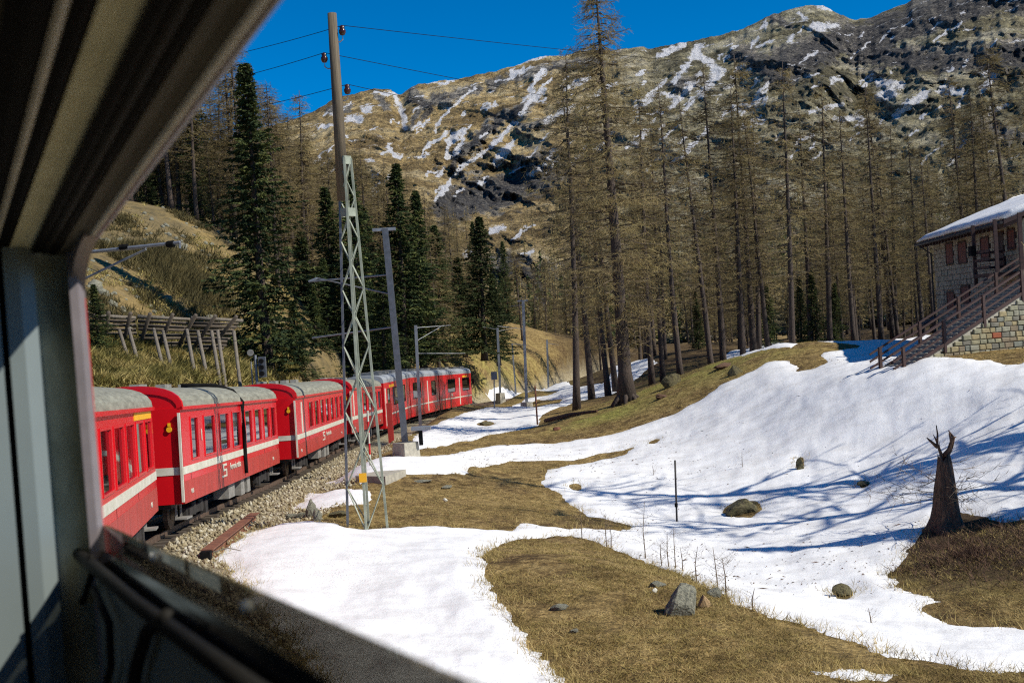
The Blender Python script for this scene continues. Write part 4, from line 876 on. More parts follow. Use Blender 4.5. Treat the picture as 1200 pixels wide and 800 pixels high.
def railcar_section(a, b, label, wins, doors, yel, head=False, texts=None, gap=0.3):
    M, L = car_frame(a, b); L -= gap
    t = empty('railcar_section', mat=M); tag(t, label, 'railcar', 'sections of the modern red railcar at the front')
    W = CAR_W; zb, zg, zt = 0.35, 3.30, 3.85
    wz0, wz1 = 1.75, 2.85
    m = MB(); cells = sorted([(x0, x1, wz0, wz1) for x0, x1 in wins])
    for sy in (-1, 1): sidewall(m, L, sy*W/2, zb, zg, cells)
    m.box2((0, -W/2, zb), (0.05, W/2, zg)); m.box2((L-0.05, -W/2, zb), (L, W/2, zg if not head else 1.7)); m.build('body', M_red, t)
    if head:
        n = MB(); n.add([(L, -W/2, 0.5), (L+0.75, -W/2+0.35, 0.6), (L+0.75, W/2-0.35, 0.6), (L, W/2, 0.5), (L, -W/2, 1.7), (L+0.7, -W/2+0.3, 1.7), (L+0.7, W/2-0.3, 1.7), (L, W/2, 1.7)], [(0, 1, 5, 4), (1, 2, 6, 5), (2, 3, 7, 6), (4, 5, 6, 7), (3, 2, 1, 0)]); n.build('nose', M_red, t)
        n = MB(); n.add([(L, -W/2, 1.7), (L+0.7, -W/2+0.3, 1.7), (L+0.7, W/2-0.3, 1.7), (L, W/2, 1.7), (L, -W/2+0.1, 3.3), (L+0.2, -W/2+0.3, 3.25), (L+0.2, W/2-0.3, 3.25), (L, W/2-0.1, 3.3)], [(0, 1, 5, 4), (1, 2, 6, 5), (2, 3, 7, 6), (4, 5, 6, 7)]); n.build('windscreen', M_glassdark, t)
        n = MB(); n.box((L-0.1, -W/2-0.22, 2.5), (0.12, 0.2, 0.5)); n.beam((L-0.1, -W/2, 2.65), (L-0.1, -W/2-0.2, 2.65), 0.04); n.build('wing_mirror', M_black, t)
    roof_mb(L, W, zg, zt, 0, 3.2).build('roof', M_roofsil, t)
    for k in range(4):
        v = MB(); x = L*(0.12+0.24*k); P_ = (x, 0, zt+0.02); v.box((x+0.5, 0.0, zt+0.03), (1.3, 1.7, 0.22)); v.build('roof_equipment', [M_galvd, M_greybox][k % 2], t)
    for sy in (-1, 1):
        s = MB(); s.box2((0.2, sy*(W/2-0.01), 1.12), (L, sy*(W/2+0.01), 1.22)); s.build('stripe', M_white, t)
    for x0, x1 in wins:
        for sy in (-1, 1):
            f = MB(); y = sy*(W/2+0.002)
            for q in ((x0-0.05, x0, wz0-0.05, wz1+0.05), (x1, x1+0.05, wz0-0.05, wz1+0.05), (x0, x1, wz0-0.05, wz0), (x0, x1, wz1, wz1+0.05)): f.box2((q[0], y-sy*0.02, q[2]), (q[1], y+sy*0.01, q[3]))
            fo = f.build('window', M_black, t); p = MB(); p.box2((x0, sy*(W/2-0.02), wz0), (x1, sy*(W/2-0.012), wz1)); p.build('pane', M_glassdark, fo)
    for x in doors:
        e = MB(); e.box2((x, -W/2-0.025, 0.5), (x+0.32, -W/2, 2.95)); e.build('door_edge', M_white, t)
    for x in yel:
        e = MB(); e.box2((x, -W/2-0.015, 2.95), (x+1.9, -W/2, 3.12)); e.build('yellow_band', M_yellow, t)
    if texts: text_part('lettering', 'RhB Allegra'.split()[0]+' ', 0.35, t, (texts, -W/2-0.02, 1.45), M_white)
    bogie(t, 1.9); bogie(t, L-1.9)
    u = MB(); u.box2((0.3, -1.0, 0.25), (L-0.3, 1.0, 0.6)); u.build('underframe', M_under, t)
    bl = MB(); bl.box2((-0.3, -W/2+0.15, 0.6), (0, W/2-0.15, zg)); bl.build('gangway_bellows', M_black, t)
    return t
low = Vector((0, 0, 0.0))
railcar_section(side[10], side[11], 'rear section of the modern red railcar, directly behind the steel catenary mast', [(1.4, 2.3), (3.6, 5.8), (6.8, 9.0)], [0.3], [2.2])
railcar_section(side[11], side[12], 'middle section of the modern red railcar with a silver roof', [(1.2, 4.4), (9.2, 11.2)], [7.2], [])
railcar_section(side[12], side[13], 'leading section of the red railcar with driver cab and wing mirror', [(3.2, 6.0), (9.0, 12.0)], [7.6], [9.2], head=True, texts=4.6)
# ---------------------------------------------------------------- track
def offset_line(dy, dz=0.0, i0=0, i1=None):
    out = []
    P = TR[i0:i1]
    for i, p in enumerate(P):
        a = P[max(i-1, 0)]; b = P[min(i+1, len(P)-1)]; d = (b-a); d.z = 0; d.normalize(); out.append(p+Vector((-d.y, d.x, 0))*dy+Vector((0, 0, dz)))
    return out
def strip(pts, wv, hv, name, mat, parent=None):
    m = MB(); n = len(pts); vs = []
    for i, p in enumerate(pts):
        a = pts[max(i-1, 0)]; b = pts[min(i+1, n-1)]; d = (b-a); d.z = 0; d.normalize(); y = Vector((-d.y, d.x, 0))
        for s, z in ((-1, 0), (1, 0), (1, 1), (-1, 1)): vs.append(p+y*s*wv/2+Vector((0, 0, z*hv)))
    fs = [(i*4+k, i*4+(k+1) % 4, (i+1)*4+(k+1) % 4, (i+1)*4+k) for i in range(n-1) for k in range(4)]+[(0, 3, 2, 1), (n*4-4, n*4-3, n*4-2, n*4-1)]
    m.add(vs, fs); return m.build(name, mat, parent)
tk_ = empty('railway_track', TR[0]); tag(tk_, kind='structure')
def keep(o):
    o.parent = tk_; o.matrix_parent_inverse = Matrix.Translation(-TR[0]); return o
for s in (-0.535, 0.535): keep(strip(offset_line(s, -0.14), 0.07, 0.14, 'rail', M_rail))
acc = 0; ns_ = 0; lastp = TR[0]; sm = None
for i in range(1, len(TR)):
    a, b = TR[i-1], TR[i]; seg = (b-a).length; 
    while acc < seg:
        p = a+(b-a)*(acc/seg); d = (b-a); ang = math.atan2(d.y, d.x)
        if sm is None: mm_ = MB(); mm_.box((0, 0, 0), (0.24, 1.8, 0.16)); sm = mm_.mesh('sleeper', M_sleeper)
        if ns_ < 290:
            o = bpy.data.objects.new('sleeper', sm); COL.objects.link(o); o.location = p-Vector((0, 0, 0.215)); o.rotation_euler = (0, -math.atan2(d.z, math.hypot(d.x, d.y)), ang); keep(o)
        ns_ += 1; acc += 0.66
    acc -= seg
# ---------------------------------------------------------------- our own carriage: the open window we look out of
cd = ray(-76, 529).normalized(); cn = Vector((cd.y, -cd.x, 0)).normalized(); cu = cn.cross(cd).normalized()
def CF(a, w_, v): return EYE + cd*a + cn*w_ + cu*v
def comp(px, py): r = ray(px, py); return r.dot(cd), r.dot(cn), r.dot(cu)
W0 = 0.165
ra, rw, rv = comp(108, 450); AJ = W0*ra/rw
own = empty('own_carriage', CF(0, 0.0, -1.7)); tag(own, 'carriage we ride in, with its open lowered window, dark frame and weathered post', 'train carriage')
OI = Matrix.Translation(-Vector(own.location))
def ob(mb, name, mat, smooth=False, parent=None):
    o = mb.build(name, mat, None, smooth); o.parent = parent or own; o.matrix_parent_inverse = OI; return o
M_dark = simple('dark_window_trim', (0.018, 0.017, 0.014), (0.010, 0.009, 0.008), 9, 0.7, spec=0.15)
M_olive = simple('dim_olive_trim', (0.075, 0.07, 0.048), (0.05, 0.047, 0.03), 14, 0.7)
M_panel = simple('grey_green_ceiling_panel', (0.80, 0.82, 0.62), (0.66, 0.68, 0.50), 16, 0.8)
M_bright = simple('bright_aluminium_trim', (0.8, 0.8, 0.74), (0.65, 0.65, 0.6), 20, 0.45)
M_post = simple('blue_grey_post_paint', (0.17, 0.205, 0.205), (0.14, 0.17, 0.17), 3, 0.45)
M_weath = simple('weathered_window_post', (0.50, 0.51, 0.38), (0.16, 0.165, 0.11), 22, 0.8, detail=8, stretch=(1, 1, 0.35))
M_frame = simple('grey_rounded_frame', (0.24, 0.21, 0.215), (0.17, 0.15, 0.155), 12, 0.4)
M_rail2 = simple('glossy_black_sash_rail', (0.014, 0.013, 0.013), (0.008, 0.008, 0.008), 5, 0.12)
M_lowpan = simple('grey_green_lower_panel', (0.20, 0.235, 0.20), (0.17, 0.20, 0.17), 8, 0.6)
def prof(pts, a0, a1, name, mat, k=1.12, smooth=False):
    """a moulding along the carriage: pts are (w, v) seen from the camera; solid behind"""
    m = MB(); P = [(w_, v) for w_, v in pts]; Q = [(w_*k, v*k) for w_, v in pts][::-1]; P = P+Q; n = len(P)
    vs = [CF(a0, *p) for p in P]+[CF(a1, *p) for p in P]
    m.add(vs, [(i, (i+1) % n, n+(i+1) % n, n+i) for i in range(n)]+[tuple(range(n))[::-1], tuple(range(n, 2*n))])
    return ob(m, name, mat, smooth)
_c = comp(331, 0); VH = _c[2]/_c[1]*.166
def top(px, w_): c = comp(px, 0); v = VH+(0.166-w_)*0.35; return (v*c[1]/c[2], v)
A0_ = -0.45
for (pa, wa, pb, wb, nm, mt) in [(331, .166, 316, .1650, 'outer_edge_trim', M_frame), (316, .1650, 300, .160, 'window_edge_bead', M_bright), (300, .158, 252, .151, 'upper_frame_strip', M_olive), (252, .147, 228, .146, 'rubber_groove', M_black), (228, .144, 207, .142, 'upper_trim', M_dark), (207, .139, 176, .138, 'rubber_groove', M_black),
        (176, .131, 117, .128, 'ceiling_panel', M_panel), (117, .124, 84, .123, 'rubber_groove', M_black), (84, .121, 67, .120, 'curtain_rail', M_bright), (67, .117, 6, .113, 'rubber_groove', M_black), (6, .111, -50, .105, 'upper_trim', M_olive)]:
    pa_, pb_ = top(pa, wa), top(pb, wb)
    mid = ((pa_[0]+pb_[0])/2, (pa_[1]+pb_[1])/2+(0.0015 if mt in (M_panel, M_olive) else -0.001))
    prof([pa_, mid, pb_], A0_, AJ+0.002, nm, mt, 1.10)
def jamb(pa, da, pb, db, nm, mt, v0=-1.5, v1=0.9, bow=0.0):
    def q(px, da_):
        c = comp(px, 450); a = AJ-da_; return (a, a*c[1]/c[0])
    A, B = q(pa, da), q(pb, db); mid = ((A[0]+B[0])/2-bow, (A[1]+B[1])/2)
    P = [A, mid, B]; Q = [(p[0]+0.05, p[1]*(p[0]+0.05)/p[0]) for p in P][::-1]; P = P+Q; n = len(P); m = MB()
    vs = [CF(p[0], p[1], v0) for p in P]+[CF(p[0], p[1], v1) for p in P]
    m.add(vs, [(i, (i+1) % n, n+(i+1) % n, n+i) for i in range(n)]+[tuple(range(n))[::-1], tuple(range(n, 2*n))])
    return ob(m, nm, mt)
jamb(108.6, -0.004, 107.6, 0.0, 'outer_skin_edge', M_red); jamb(107.6, 0.0, 90, 0.02, 'window_post_edge', M_frame, bow=0.012); jamb(90, -0.02, 50, -0.025, 'weathered_window_post', M_weath); jamb(50, 0.01, 14, 0.015, 'blue_grey_post', M_post, bow=0.004)
jamb(14, 0.0, 6, 0.0, 'rubber_seal', M_black); jamb(6, 0.02, -30, 0.02, 'inner_post', M_post); jamb(-30, 0.0, -260, 0.0, 'partition', M_dark)
def bot(px, w_): c = comp(px, 800); return (w_, c[2]/c[1]*w_)
g0, g1_ = bot(540, .164), bot(380, .164)
m = MB(); m.add([CF(A0_, g0[0], g0[1]), CF(AJ, g0[0], g0[1]), CF(AJ, g1_[0], g1_[1]), CF(A0_, g1_[0], g1_[1])]+[CF(A0_, g0[0]+.004, g0[1]), CF(AJ, g0[0]+.004, g0[1]), CF(AJ, g1_[0]+.004, g1_[1]), CF(A0_, g1_[0]+.004, g1_[1])],
    [(0, 1, 2, 3), (7, 6, 5, 4), (0, 4, 5, 1), (3, 2, 6, 7)]); ob(m, 'lowered_window_pane', M_sash)
prof([bot(386, .160), (.157, (bot(386, .157)[1]+bot(340, .157)[1])/2), bot(299, .150)], A0_, AJ-0.004, 'sash_rail', M_rail2, 1.05)
prof([(.150, bot(299, .150)[1]), (.150, -1.3)], A0_, AJ, 'lower_wall_panel', M_lowpan, 1.04)
vtop = top(331, .166)[1]; m = MB(); K_ = 8; arc = []
for i in range(K_+1):
    an_ = math.pi/2*i/K_; arc.append((AJ-0.16*(1-math.sin(an_)), vtop-0.045*(1-math.cos(an_))))
P = arc+[(AJ+.01, vtop-0.045), (AJ+.01, vtop+.01), (AJ-0.16, vtop+.01)]; n = len(P)
m.add([CF(a, .1655, v) for a, v in P]+[CF(a, .150, v) for a, v in P], [tuple(range(n)), tuple(range(n, 2*n))[::-1]]+[(i, n+i, n+(i+1) % n, (i+1) % n) for i in range(n)]); ob(m, 'rounded_corner', M_frame)
def wplane(px, py, w_): c = comp(px, py); k = w_/c[1]; return CF(c[0]*k, w_, c[2]*k)
for pts, rad in (([(58, 622), (100, 655), (160, 706), (240, 765), (330, 830)], .012), ([(62, 748), (80, 728), (98, 702), (108, 672), (106, 650)], .007), ([(62, 748), (78, 775), (100, 812)], .006), ([(150, 850), (160, 780), (172, 740), (196, 722)], .011), ([(64, 645), (72, 690), (66, 745)], .007), ([(110, 690), (128, 730), (130, 780), (118, 830)], .007)):
    m = MB(); m.tube([wplane(x, y, .138) for x, y in pts], rad*0.55, 8); ob(m, 'window_bracket_bar', M_dark, True)
for x, y in ((180, 652), (288, 710)):  # bright bolts put in for the specular glints on the sash
    m = MB(); p = wplane(x, y, .162); m.tube([p-cn*.003, p+cn*.004], [0.0035, 0.0045], 12); ob(m, 'sash_glint_bolt', M_bright, True)
# the shell of the coach around us
def slab(a0, a1, w0, w1, v0, v1, name, mat):
    m = MB(); vs = [CF(a, w_, v) for v in (v0, v1) for w_ in (w0, w1) for a in (a0, a1)]
    m.add(vs, [(0, 2, 3, 1), (4, 5, 7, 6), (0, 1, 5, 4), (2, 6, 7, 3), (0, 4, 6, 2), (1, 3, 7, 5)]); return ob(m, name, mat)

M_inlight = simple('cream_lining', (0.62, 0.6, 0.52), (0.55, 0.53, 0.45), 2, 0.7)
slab(-2.5, AJ+.05, -2.45, .17, 0.95, 1.0, 'ceiling', M_inlight); slab(-2.5, AJ+.05, -2.45, .14, -1.75, -1.7, 'floor', M_inner); slab(-2.5, AJ+.05, -2.5, -2.45, -1.7, -0.75, 'far_side_wall', M_inlight); slab(-2.5, AJ+.05, -2.5, -2.45, 0.6, 0.95, 'far_side_wall', M_inlight); slab(-.6, -.4, -2.5, -2.45, -.75, 0.6, 'far_side_wall', M_inlight)
slab(-2.5, A0_-.002, .15, .166, -1.7, 0.95, 'side_wall', M_inlight); slab(-2.5, -2.45, -2.45, .15, -1.7, 0.95, 'rear_partition', M_inlight); slab(AJ+.052, AJ+.07, -2.45, .10, -1.7, 0.95, 'front_partition', M_dark)
slab(AJ+.075, 11.0, .140, .166, -1.9, 0.6, 'outer_side_wall', M_red); slab(AJ+.075, 11.0, -2.5, -2.47, -1.9, -0.75, 'outer_side_wall', M_red); slab(-5, 11.0, -2.5, .16, 1.02, 1.1, 'roof', M_roof)
# ---------------------------------------------------------------- pylon: steel lattice foot with a wooden pole
mb0 = at(431, 622, 31); mbase = Vector((mb0.x, mb0.y, z1(mb0.x, mb0.y)))
py_ = empty('utility_pylon', mbase); tag(py_, 'pale green lattice pylon carrying a tall wooden pole with three brown insulators', 'pylon')
ltop = at(404, 186, 31)-mbase; H_l = ltop.z
def loc_(px, py, d=31): return at(px, py, d)-mbase
lean_ = Vector((ltop.x/ltop.z, 0, 1))
def leg(k, z): 
    f = z/H_l; hd = 0.53*(1-f)+0.16*f; a = [math.pi, -math.pi/2, 0, math.pi/2][k]+0.06
    return Vector((ltop.x*f+math.cos(a)*hd, math.sin(a)*hd, z))
legm = []
for k in range(4):
    m = MB(); m.beam(leg(k, -0.3), leg(k, H_l), 0.062, 0.062); m.build('leg', M_palegreen if k else M_galvd, py_)  # left leg takes a darker steel to paint in its shaded side
nb_ = 12; zs = [H_l*(1-(1-i/nb_)**1.35) for i in range(nb_+1)]
zs = [0.0]
while zs[-1] < H_l-0.45: f = zs[-1]/H_l; zs.append(zs[-1]+1.15*(1-f)+0.42*f)
zs[-1] = H_l
for f_ in range(4):
    for i in range(len(zs)-1):
        a_, b_ = (f_, (f_+1) % 4) if (i+f_) % 2 else ((f_+1) % 4, f_)
        m = MB(); m.beam(leg(a_, zs[i]), leg(b_, zs[i+1]), 0.034, 0.02)
        m.build('brace', M_palegreen, py_)
for z in (H_l-0.05, H_l*0.855):
    for f_ in range(4):
        m = MB(); m.beam(leg(f_, z), leg((f_+1) % 4, z), 0.03, 0.22); m.build('collar_plate', M_palegreen, py_)
pt = loc_(389, 16); pb_ = loc_(402, 235)
m = MB(); m.tube([pb_+Vector((0, 0.02, 0)), (pb_+pt)/2+Vector((0.01, 0, 0)), pt], [0.155, 0.145, 0.12], 14); m.build('wooden_pole', M_polewood, py_, True)
for px, py, s in ((401, 36, 1), (380, 68, -1), (407, 105, 1)):
    p = loc_(px, py); q = p+Vector((0, 0, -0.02)); post = pt+(pb_-pt)*((pt.z-p.z)/(pt.z-pb_.z))
    m = MB(); m.tube([p+Vector((0, 0, -0.12)), p+Vector((0, 0, -0.06)), p, p+Vector((0, 0, .05)), p+Vector((0, 0, .10)), p+Vector((0, 0, .14))], [0.06, 0.09, 0.095, 0.06, 0.075, 0.03], 12)
    ins = m.build('insulator', M_insul, py_, True)
    m = MB(); m.tube([p+Vector((0, 0, -0.1)), p+Vector((0, 0, -0.24)), p+Vector((-s*0.08, 0, -0.30)), post+Vector((s*0.06, 0, -0.28))], 0.018, 6); h_ = m.build('hook', M_galv, ins, True)
m = MB(); m.box(leg(1, 1.45)+Vector((0, -0.05, 0)), (0.2, 0.02, 0.24)); m.build('yellow_sign_plate', M_yellow, py_)

def wire(name, a, b, sag, rad, label, cat='wire', group=None, mat=M_black):
    a = Vector(a); b = Vector(b); pts = []
    for i in range(25):
        t_ = i/24; p = a.lerp(b, t_); p.z -= sag*4*t_*(1-t_); pts.append(p)
    m = MB(); m.tube(pts, rad, 5); o = m.build(name, mat); tag(o, label, cat, group); return o
GW = 'overhead wires of the wooden pole'
ends = [((401, 30), (1240, 92, 95), (60, 88, 48), 'uppermost'), ((380, 62), (1240, 200, 95), (60, 118, 48), 'middle'), ((407, 99), (1240, 250, 95), (60, 150, 48), 'lowest')]
for (ax, ay), R_, L_, nm in ends:
    p = at(ax, ay, 31)
    wire('overhead_wire', p, at(*R_[:2], R_[2]), 0.6, 0.009, '%s thin wire running right from the wooden pole across the sky' % nm, 'wire', GW)
    wire('overhead_wire', p, at(*L_[:2], L_[2]), 0.4, 0.009, '%s thin wire running left from the wooden pole to the window edge' % nm, 'wire', GW)
# ---------------------------------------------------------------- catenary masts
def mast(base, top_, d, label, arms=(), wd=0.2, block=True, head=0.5, mat=M_galvd, name='catenary_mast'):
    b_ = at(base[0], base[1], d); gz_ = z1(b_.x, b_.y); t_ = at(top_[0], top_[1], d)
    o = empty(name, b_); tag(o, label, 'mast', 'catenary masts along the railway'); tl = t_-b_
    m = MB(); m.beam((0, 0, min(0, gz_-b_.z)), tl, wd, wd*0.25, (0, 1, 0)); m.build('pole_flange', mat, o)
    m = MB(); off = Vector((0, wd*0.8, 0)); m.beam(off+Vector((0, 0, min(0, gz_-b_.z))), tl+off, wd, wd*0.25, (0, 1, 0)); m.build('pole_flange', mat, o)
    m = MB(); m.beam(off/2+Vector((0, 0, min(0, gz_-b_.z))), tl+off/2, wd*0.3, wd*0.55, (0, 1, 0)); m.build('pole_web', mat, o)
    if head: m = MB(); m.beam(tl+Vector((-head*0.55, 0.08, -0.02)), tl+Vector((head*0.45, 0.08, -0.02)), 0.1, 0.12); m.build('head_plate', M_galv, o)
    if block: m = MB(); m.v = []; zb_ = gz_-b_.z-0.3; m.tube([(0, 0.08, zb_-0.4), (0, 0.08, 0.06+max(0, 0))], [0.62, 0.5], 4); m.build('concrete_block', M_concrete, o)
    for (p, q, rad) in arms:
        m = MB(); m.tube([at(*p)-b_, at(*q)-b_], rad, 7); m.build('cantilever_arm', M_galv, o)
    return o
big = mast((475, 520), (451, 268), 45, 'thick dark steel catenary mast leaning left on a pale concrete block beside the railcar',
     [((456, 322, 45), (362, 330, 47), .035), ((459, 345, 45), (372, 326, 47), .03), ((462, 383, 45), (366, 396, 47), .035), ((372, 326, 47), (362, 330, 47), .05)], 0.23, True, 0.9)
p_ = at(494, 512, 45)-Vector(big.location)
m = MB(); m.box(p_+Vector((0, 0, 0.35)), (0.75, 0.4, 0.14)); m.build('grey_tray', M_galv, big); m = MB(); m.box(p_+Vector((-0.03, 0, 0)), (0.15, 0.15, 0.62)); m.build('tray_support', M_black, big)
mast((617, 472), (613, 352), 98, 'tall galvanised catenary mast standing in snow right of the railcar', [((613, 357, 98), (598, 359, 100), .028)], 0.24, True, 0.9, M_galv)
mast((586, 461), (583, 384), 124, 'catenary mast left of the track with a long arm, in front of the grassy bank', [((583, 386, 124), (566, 383, 124), .025), ((583, 382, 124), (617, 386, 126), .025), ((583, 388, 124), (605, 384, 126), .022)], 0.25, True, 0, M_galv)
mast((643, 462), (641, 398), 150, 'thin far catenary mast between the bank and the leaning larch', [((641, 402, 150), (655, 404, 150), .03)], 0.25, False, 0, M_galv)
mast((604, 452), (600, 402), 146, 'short far catenary mast with a white arm, just before the grassy bank', [((600, 403, 146), (617, 404, 146), .03)], 0.2, False, 0, M_galv)
mast((488, 430), (487, 381), 84, 'galvanised catenary mast behind the railcar roof with a long arm to the right', [((487, 384, 84), (528, 381, 86), .024), ((487, 400, 84), (516, 383, 86), .02), ((487, 414, 84), (545, 414, 86), .02)], 0.2, False, 0, M_galv)
lm = mast((66, 560), (58, 230), 30, 'catenary mast behind the window post whose arm reaches out over the barrier', [((60, 300, 30), (211, 284, 29), .045), ((60, 345, 30), (171, 292, 29.4), .03), ((60, 300, 30), (171, 290, 29.4), .03)], 0.26, True, 0.9)
p_ = Vector(lm.location); m = MB(); m.tube([at(196, 286.5, 29.1)-p_, at(204, 285.5, 29.05)-p_], [0.085, 0.085], 8); m.build('arm_insulator', M_black, lm); m = MB(); m.tube([at(140, 290, 29.4)-p_, at(150, 289, 29.4)-p_], [0.07, 0.07], 8); m.build('arm_insulator', M_black, lm); m = MB(); m.beam(at(211, 284, 29)-p_, at(211, 291, 29)-p_, 0.04); m.build('arm_end_clip', M_galv, lm)
for dy, dz, nm in ((0.0, 5.3, 'lower contact wire over the railway line'), (0.0, 6.4, 'upper carrying wire over the railway line')):
    pts = offset_line(dy, dz)[::4]; m = MB(); m.tube([p for p in pts if p.y > 12], 0.007, 4); tag(m.build('contact_wire', M_black), nm, 'wire', 'contact line of the railway')
# signs, stakes, signal
def post(px, by, ty, d, rad, name, mat, label, cat, group=None):
    b_ = at(px[0], by, d); t_ = at(px[1], ty, d); o = empty(name, b_); tag(o, label, cat, group); m = MB(); m.tube([(0, 0, -0.3), t_-b_], rad, 8); m.build('pole', mat, o, True); return o, t_-b_
q = hit(793, 614); o, tl = post((793, 791), 614, 539, q.y, 0.03, 'marker_pole', M_under, 'thin dark marker pole standing alone in the snow', 'pole'); m = MB(); m.tube([tl*0.30-Vector((0, 0, .06)), tl*0.30+Vector((0, 0, .06))], 0.05, 8); m.build('clamp', M_black, o)
q = hit(629, 498); post((630, 627), 500, 452, q.y, 0.05, 'rusty_post', M_rust, 'rusty iron post between the snow by the tracks and the brown bank', 'post')
q = hit(579, 480); o, tl = post((579, 579), 481, 440, q.y, 0.045, 'track_sign', M_galv, 'small square trackside sign on a thin post right of the railcar', 'sign'); m = MB(); m.box(tl+Vector((0, -0.06, 0)), (0.45, 0.03, 0.6)); m.build('sign_board', M_galvd, o)
b_ = at(434, 545, 41); o = empty('striped_stake', b_); tag(o, 'red and white striped snow stake seen through the pylon', 'stake')
t_ = at(430, 468, 41)-b_
for i in range(6):
    m = MB(); m.tube([t_*(i/6), t_*((i+1)/6)], 0.035, 8); m.build('red_band' if i % 2 else 'white_band', M_red if i % 2 else M_white, o)
b_ = at(459, 522, 62); o = empty('red_marker_post', b_); tag(o, 'small red marker post beside the track left of the thick mast', 'post'); m = MB(); m.box((0, 0, 1.1), (0.3, 0.12, 2.4)); m.build('board', M_redlow, o); m = MB(); m.tube([(0, 0, -0.3), (0, 0, 0)], 0.05, 6); m.build('pole', M_galv, o)
sg = empty('railway_signal', at(301, 446, 56)); tag(sg, 'grey railway signal box with lamps seen behind the carriage roofs', 'signal')
m = MB(); m.tube([(0, 0, -1.6), (0, 0, 1.25)], 0.07, 8); m.build('pole', M_galv, sg); m = MB(); m.box((0.32, 0, 0.65), (0.34, 0.22, 1.0)); m.build('lamp_housing', M_galvd, sg)
for z in (0.35, 0.65, 0.95): m = MB(); m.tube([(0.32, -0.11, z), (0.32, -0.3, z)], 0.11, 10); m.build('lamp_hood', M_black, sg)
m = MB(); m.tube([(-0.22, 0, -1.6), (-0.22, 0, 0.95)], 0.03, 6); m.build('ladder_rail', M_galv, sg); m = MB(); m.tube([(-0.22, -0.02, 1.38), (-0.22, 0.02, 1.38)], 0.16, 14); m.build('round_disc', M_greybox, sg)
# ---------------------------------------------------------------- timber snow barrier
def P3(px, py, d): return at(px, py, d)
sb = empty('snow_barrier', at(195, 425, 58)); tag(sb, 'weathered timber avalanche barrier of sloping beams propped on posts above the train', 'barrier'); so_ = Vector(sb.location)
tl_, tr_ = P3(96, 370, 57.5), P3(284, 375, 60); bl_, br_ = P3(112, 412, 60), P3(262, 408, 62)
for i in range(9):
    f = i/8; a_ = tl_.lerp(bl_, f); b_ = tr_.lerp(br_, f); n_b = 3
    for k in range(n_b):
        p = a_.lerp(b_, k/n_b+0.004); q = a_.lerp(b_, (k+1)/n_b-0.004+random.uniform(-.01, .01)); m = MB()
        m.tube([p-so_+Vector((0, 0, random.uniform(-.05, .05))), q-so_+Vector((0, 0, random.uniform(-.05, .05)))], [random.uniform(0.07, 0.11), random.uniform(0.06, 0.09)], 7); m.build('beam', M_wooddark if i else M_wood, sb, True)
for i in range(8):
    f = (i+0.5)/8+random.uniform(-0.02, 0.02); a_ = tl_.lerp(tr_, f); b_ = bl_.lerp(br_, f); dn = (b_-a_).normalized()
    m = MB(); off = Vector((0, -0.12, 0)); m.tube([a_-so_+off-dn*0.35, b_-so_+off+dn*0.5+Vector((-0.9, 0, -0.5))], [0.10, 0.11], 7); m.build('rafter', M_wooddark, sb, True)
for (tx, ty, bx, by) in [(140, 387, 153, 424), (151, 385, 163, 424), (180, 385, 191, 420), (191, 388, 201, 422), (219, 386, 227, 415), (232, 388, 243, 420), (248, 388, 260, 430), (255, 387, 266, 428), (274, 388, 283, 422), (121, 412, 127, 431)]:
    m = MB(); p = P3(tx, ty, 57.5); q = P3(bx, by, 55.5); q.z = min(q.z, z1(q.x, q.y)+0.2); m.tube([p-so_, q-so_-Vector((0, 0, 0.3))], [0.085, 0.10], 8); m.build('prop_post', M_wood, sb, True)
# ---------------------------------------------------------------- stone house
hc = at(1101, 404, 66); hd = (at(1200, 404, 50)-hc); hd.z = 0; hd.normalize(); hn = Vector((hd.y, -hd.x, 0))
if hn.x > 0: hn = -hn                  # the facade we see looks towards the railway
hc.z = -0.6
Mh = frame_mat(hc, hd, -hn, Vector((0, 0, 1)))   # x along facade towards us, y into the house, z up
hs_ = empty('stone_house', mat=Mh); tag(hs_, 'two storey grey stone house with snow on the roof, red shutters and timber balcony', 'house')
Minv = Mh.inverted()
def hloc(px, py, off=0.0):              # a point on the facade plane (moved out by off)
    r = ray(px, py); o_ = Minv @ EYE; r_ = (Minv.to_3x3() @ r); k = (-off-o_.y)/r_.y; return o_+r_*k
HL, HW, HE = 16.4, 9.0, hloc(1103, 280).z
M_plaster = simple('house_mortar', (0.30, 0.26, 0.18), (0.22, 0.19, 0.13), 3, 0.95, bmp=0.4)
M_stoneA = simple('house_stone', (0.42, 0.36, 0.24), (0.22, 0.19, 0.13), 2.2, 0.95, bmp=0.5, detail=8)
m = MB(); m.box2((0, 0.05, -1.5), (HL, HW, HE)); m.build('wall', M_plaster, hs_)
wins = []
for px, py, wpx, hpx in ((1113.5, 297, 8, 22), (1128.5, 296, 9, 23), (1155, 290, 9, 22), (1172.5, 292, 9, 36), (1115, 352, 8, 18), (1132, 345, 9, 18), (1186, 280, 8, 20)):
    a = hloc(px-wpx/2, py); b = hloc(px+wpx/2, py); zt = hloc(px, py-hpx/2).z; zb_ = hloc(px, py+hpx/2).z; wins.append((min(a.x, b.x), max(a.x, b.x), zb_, zt))
m = MB(); rs = random.Random(4); z = -1.2; row = 0
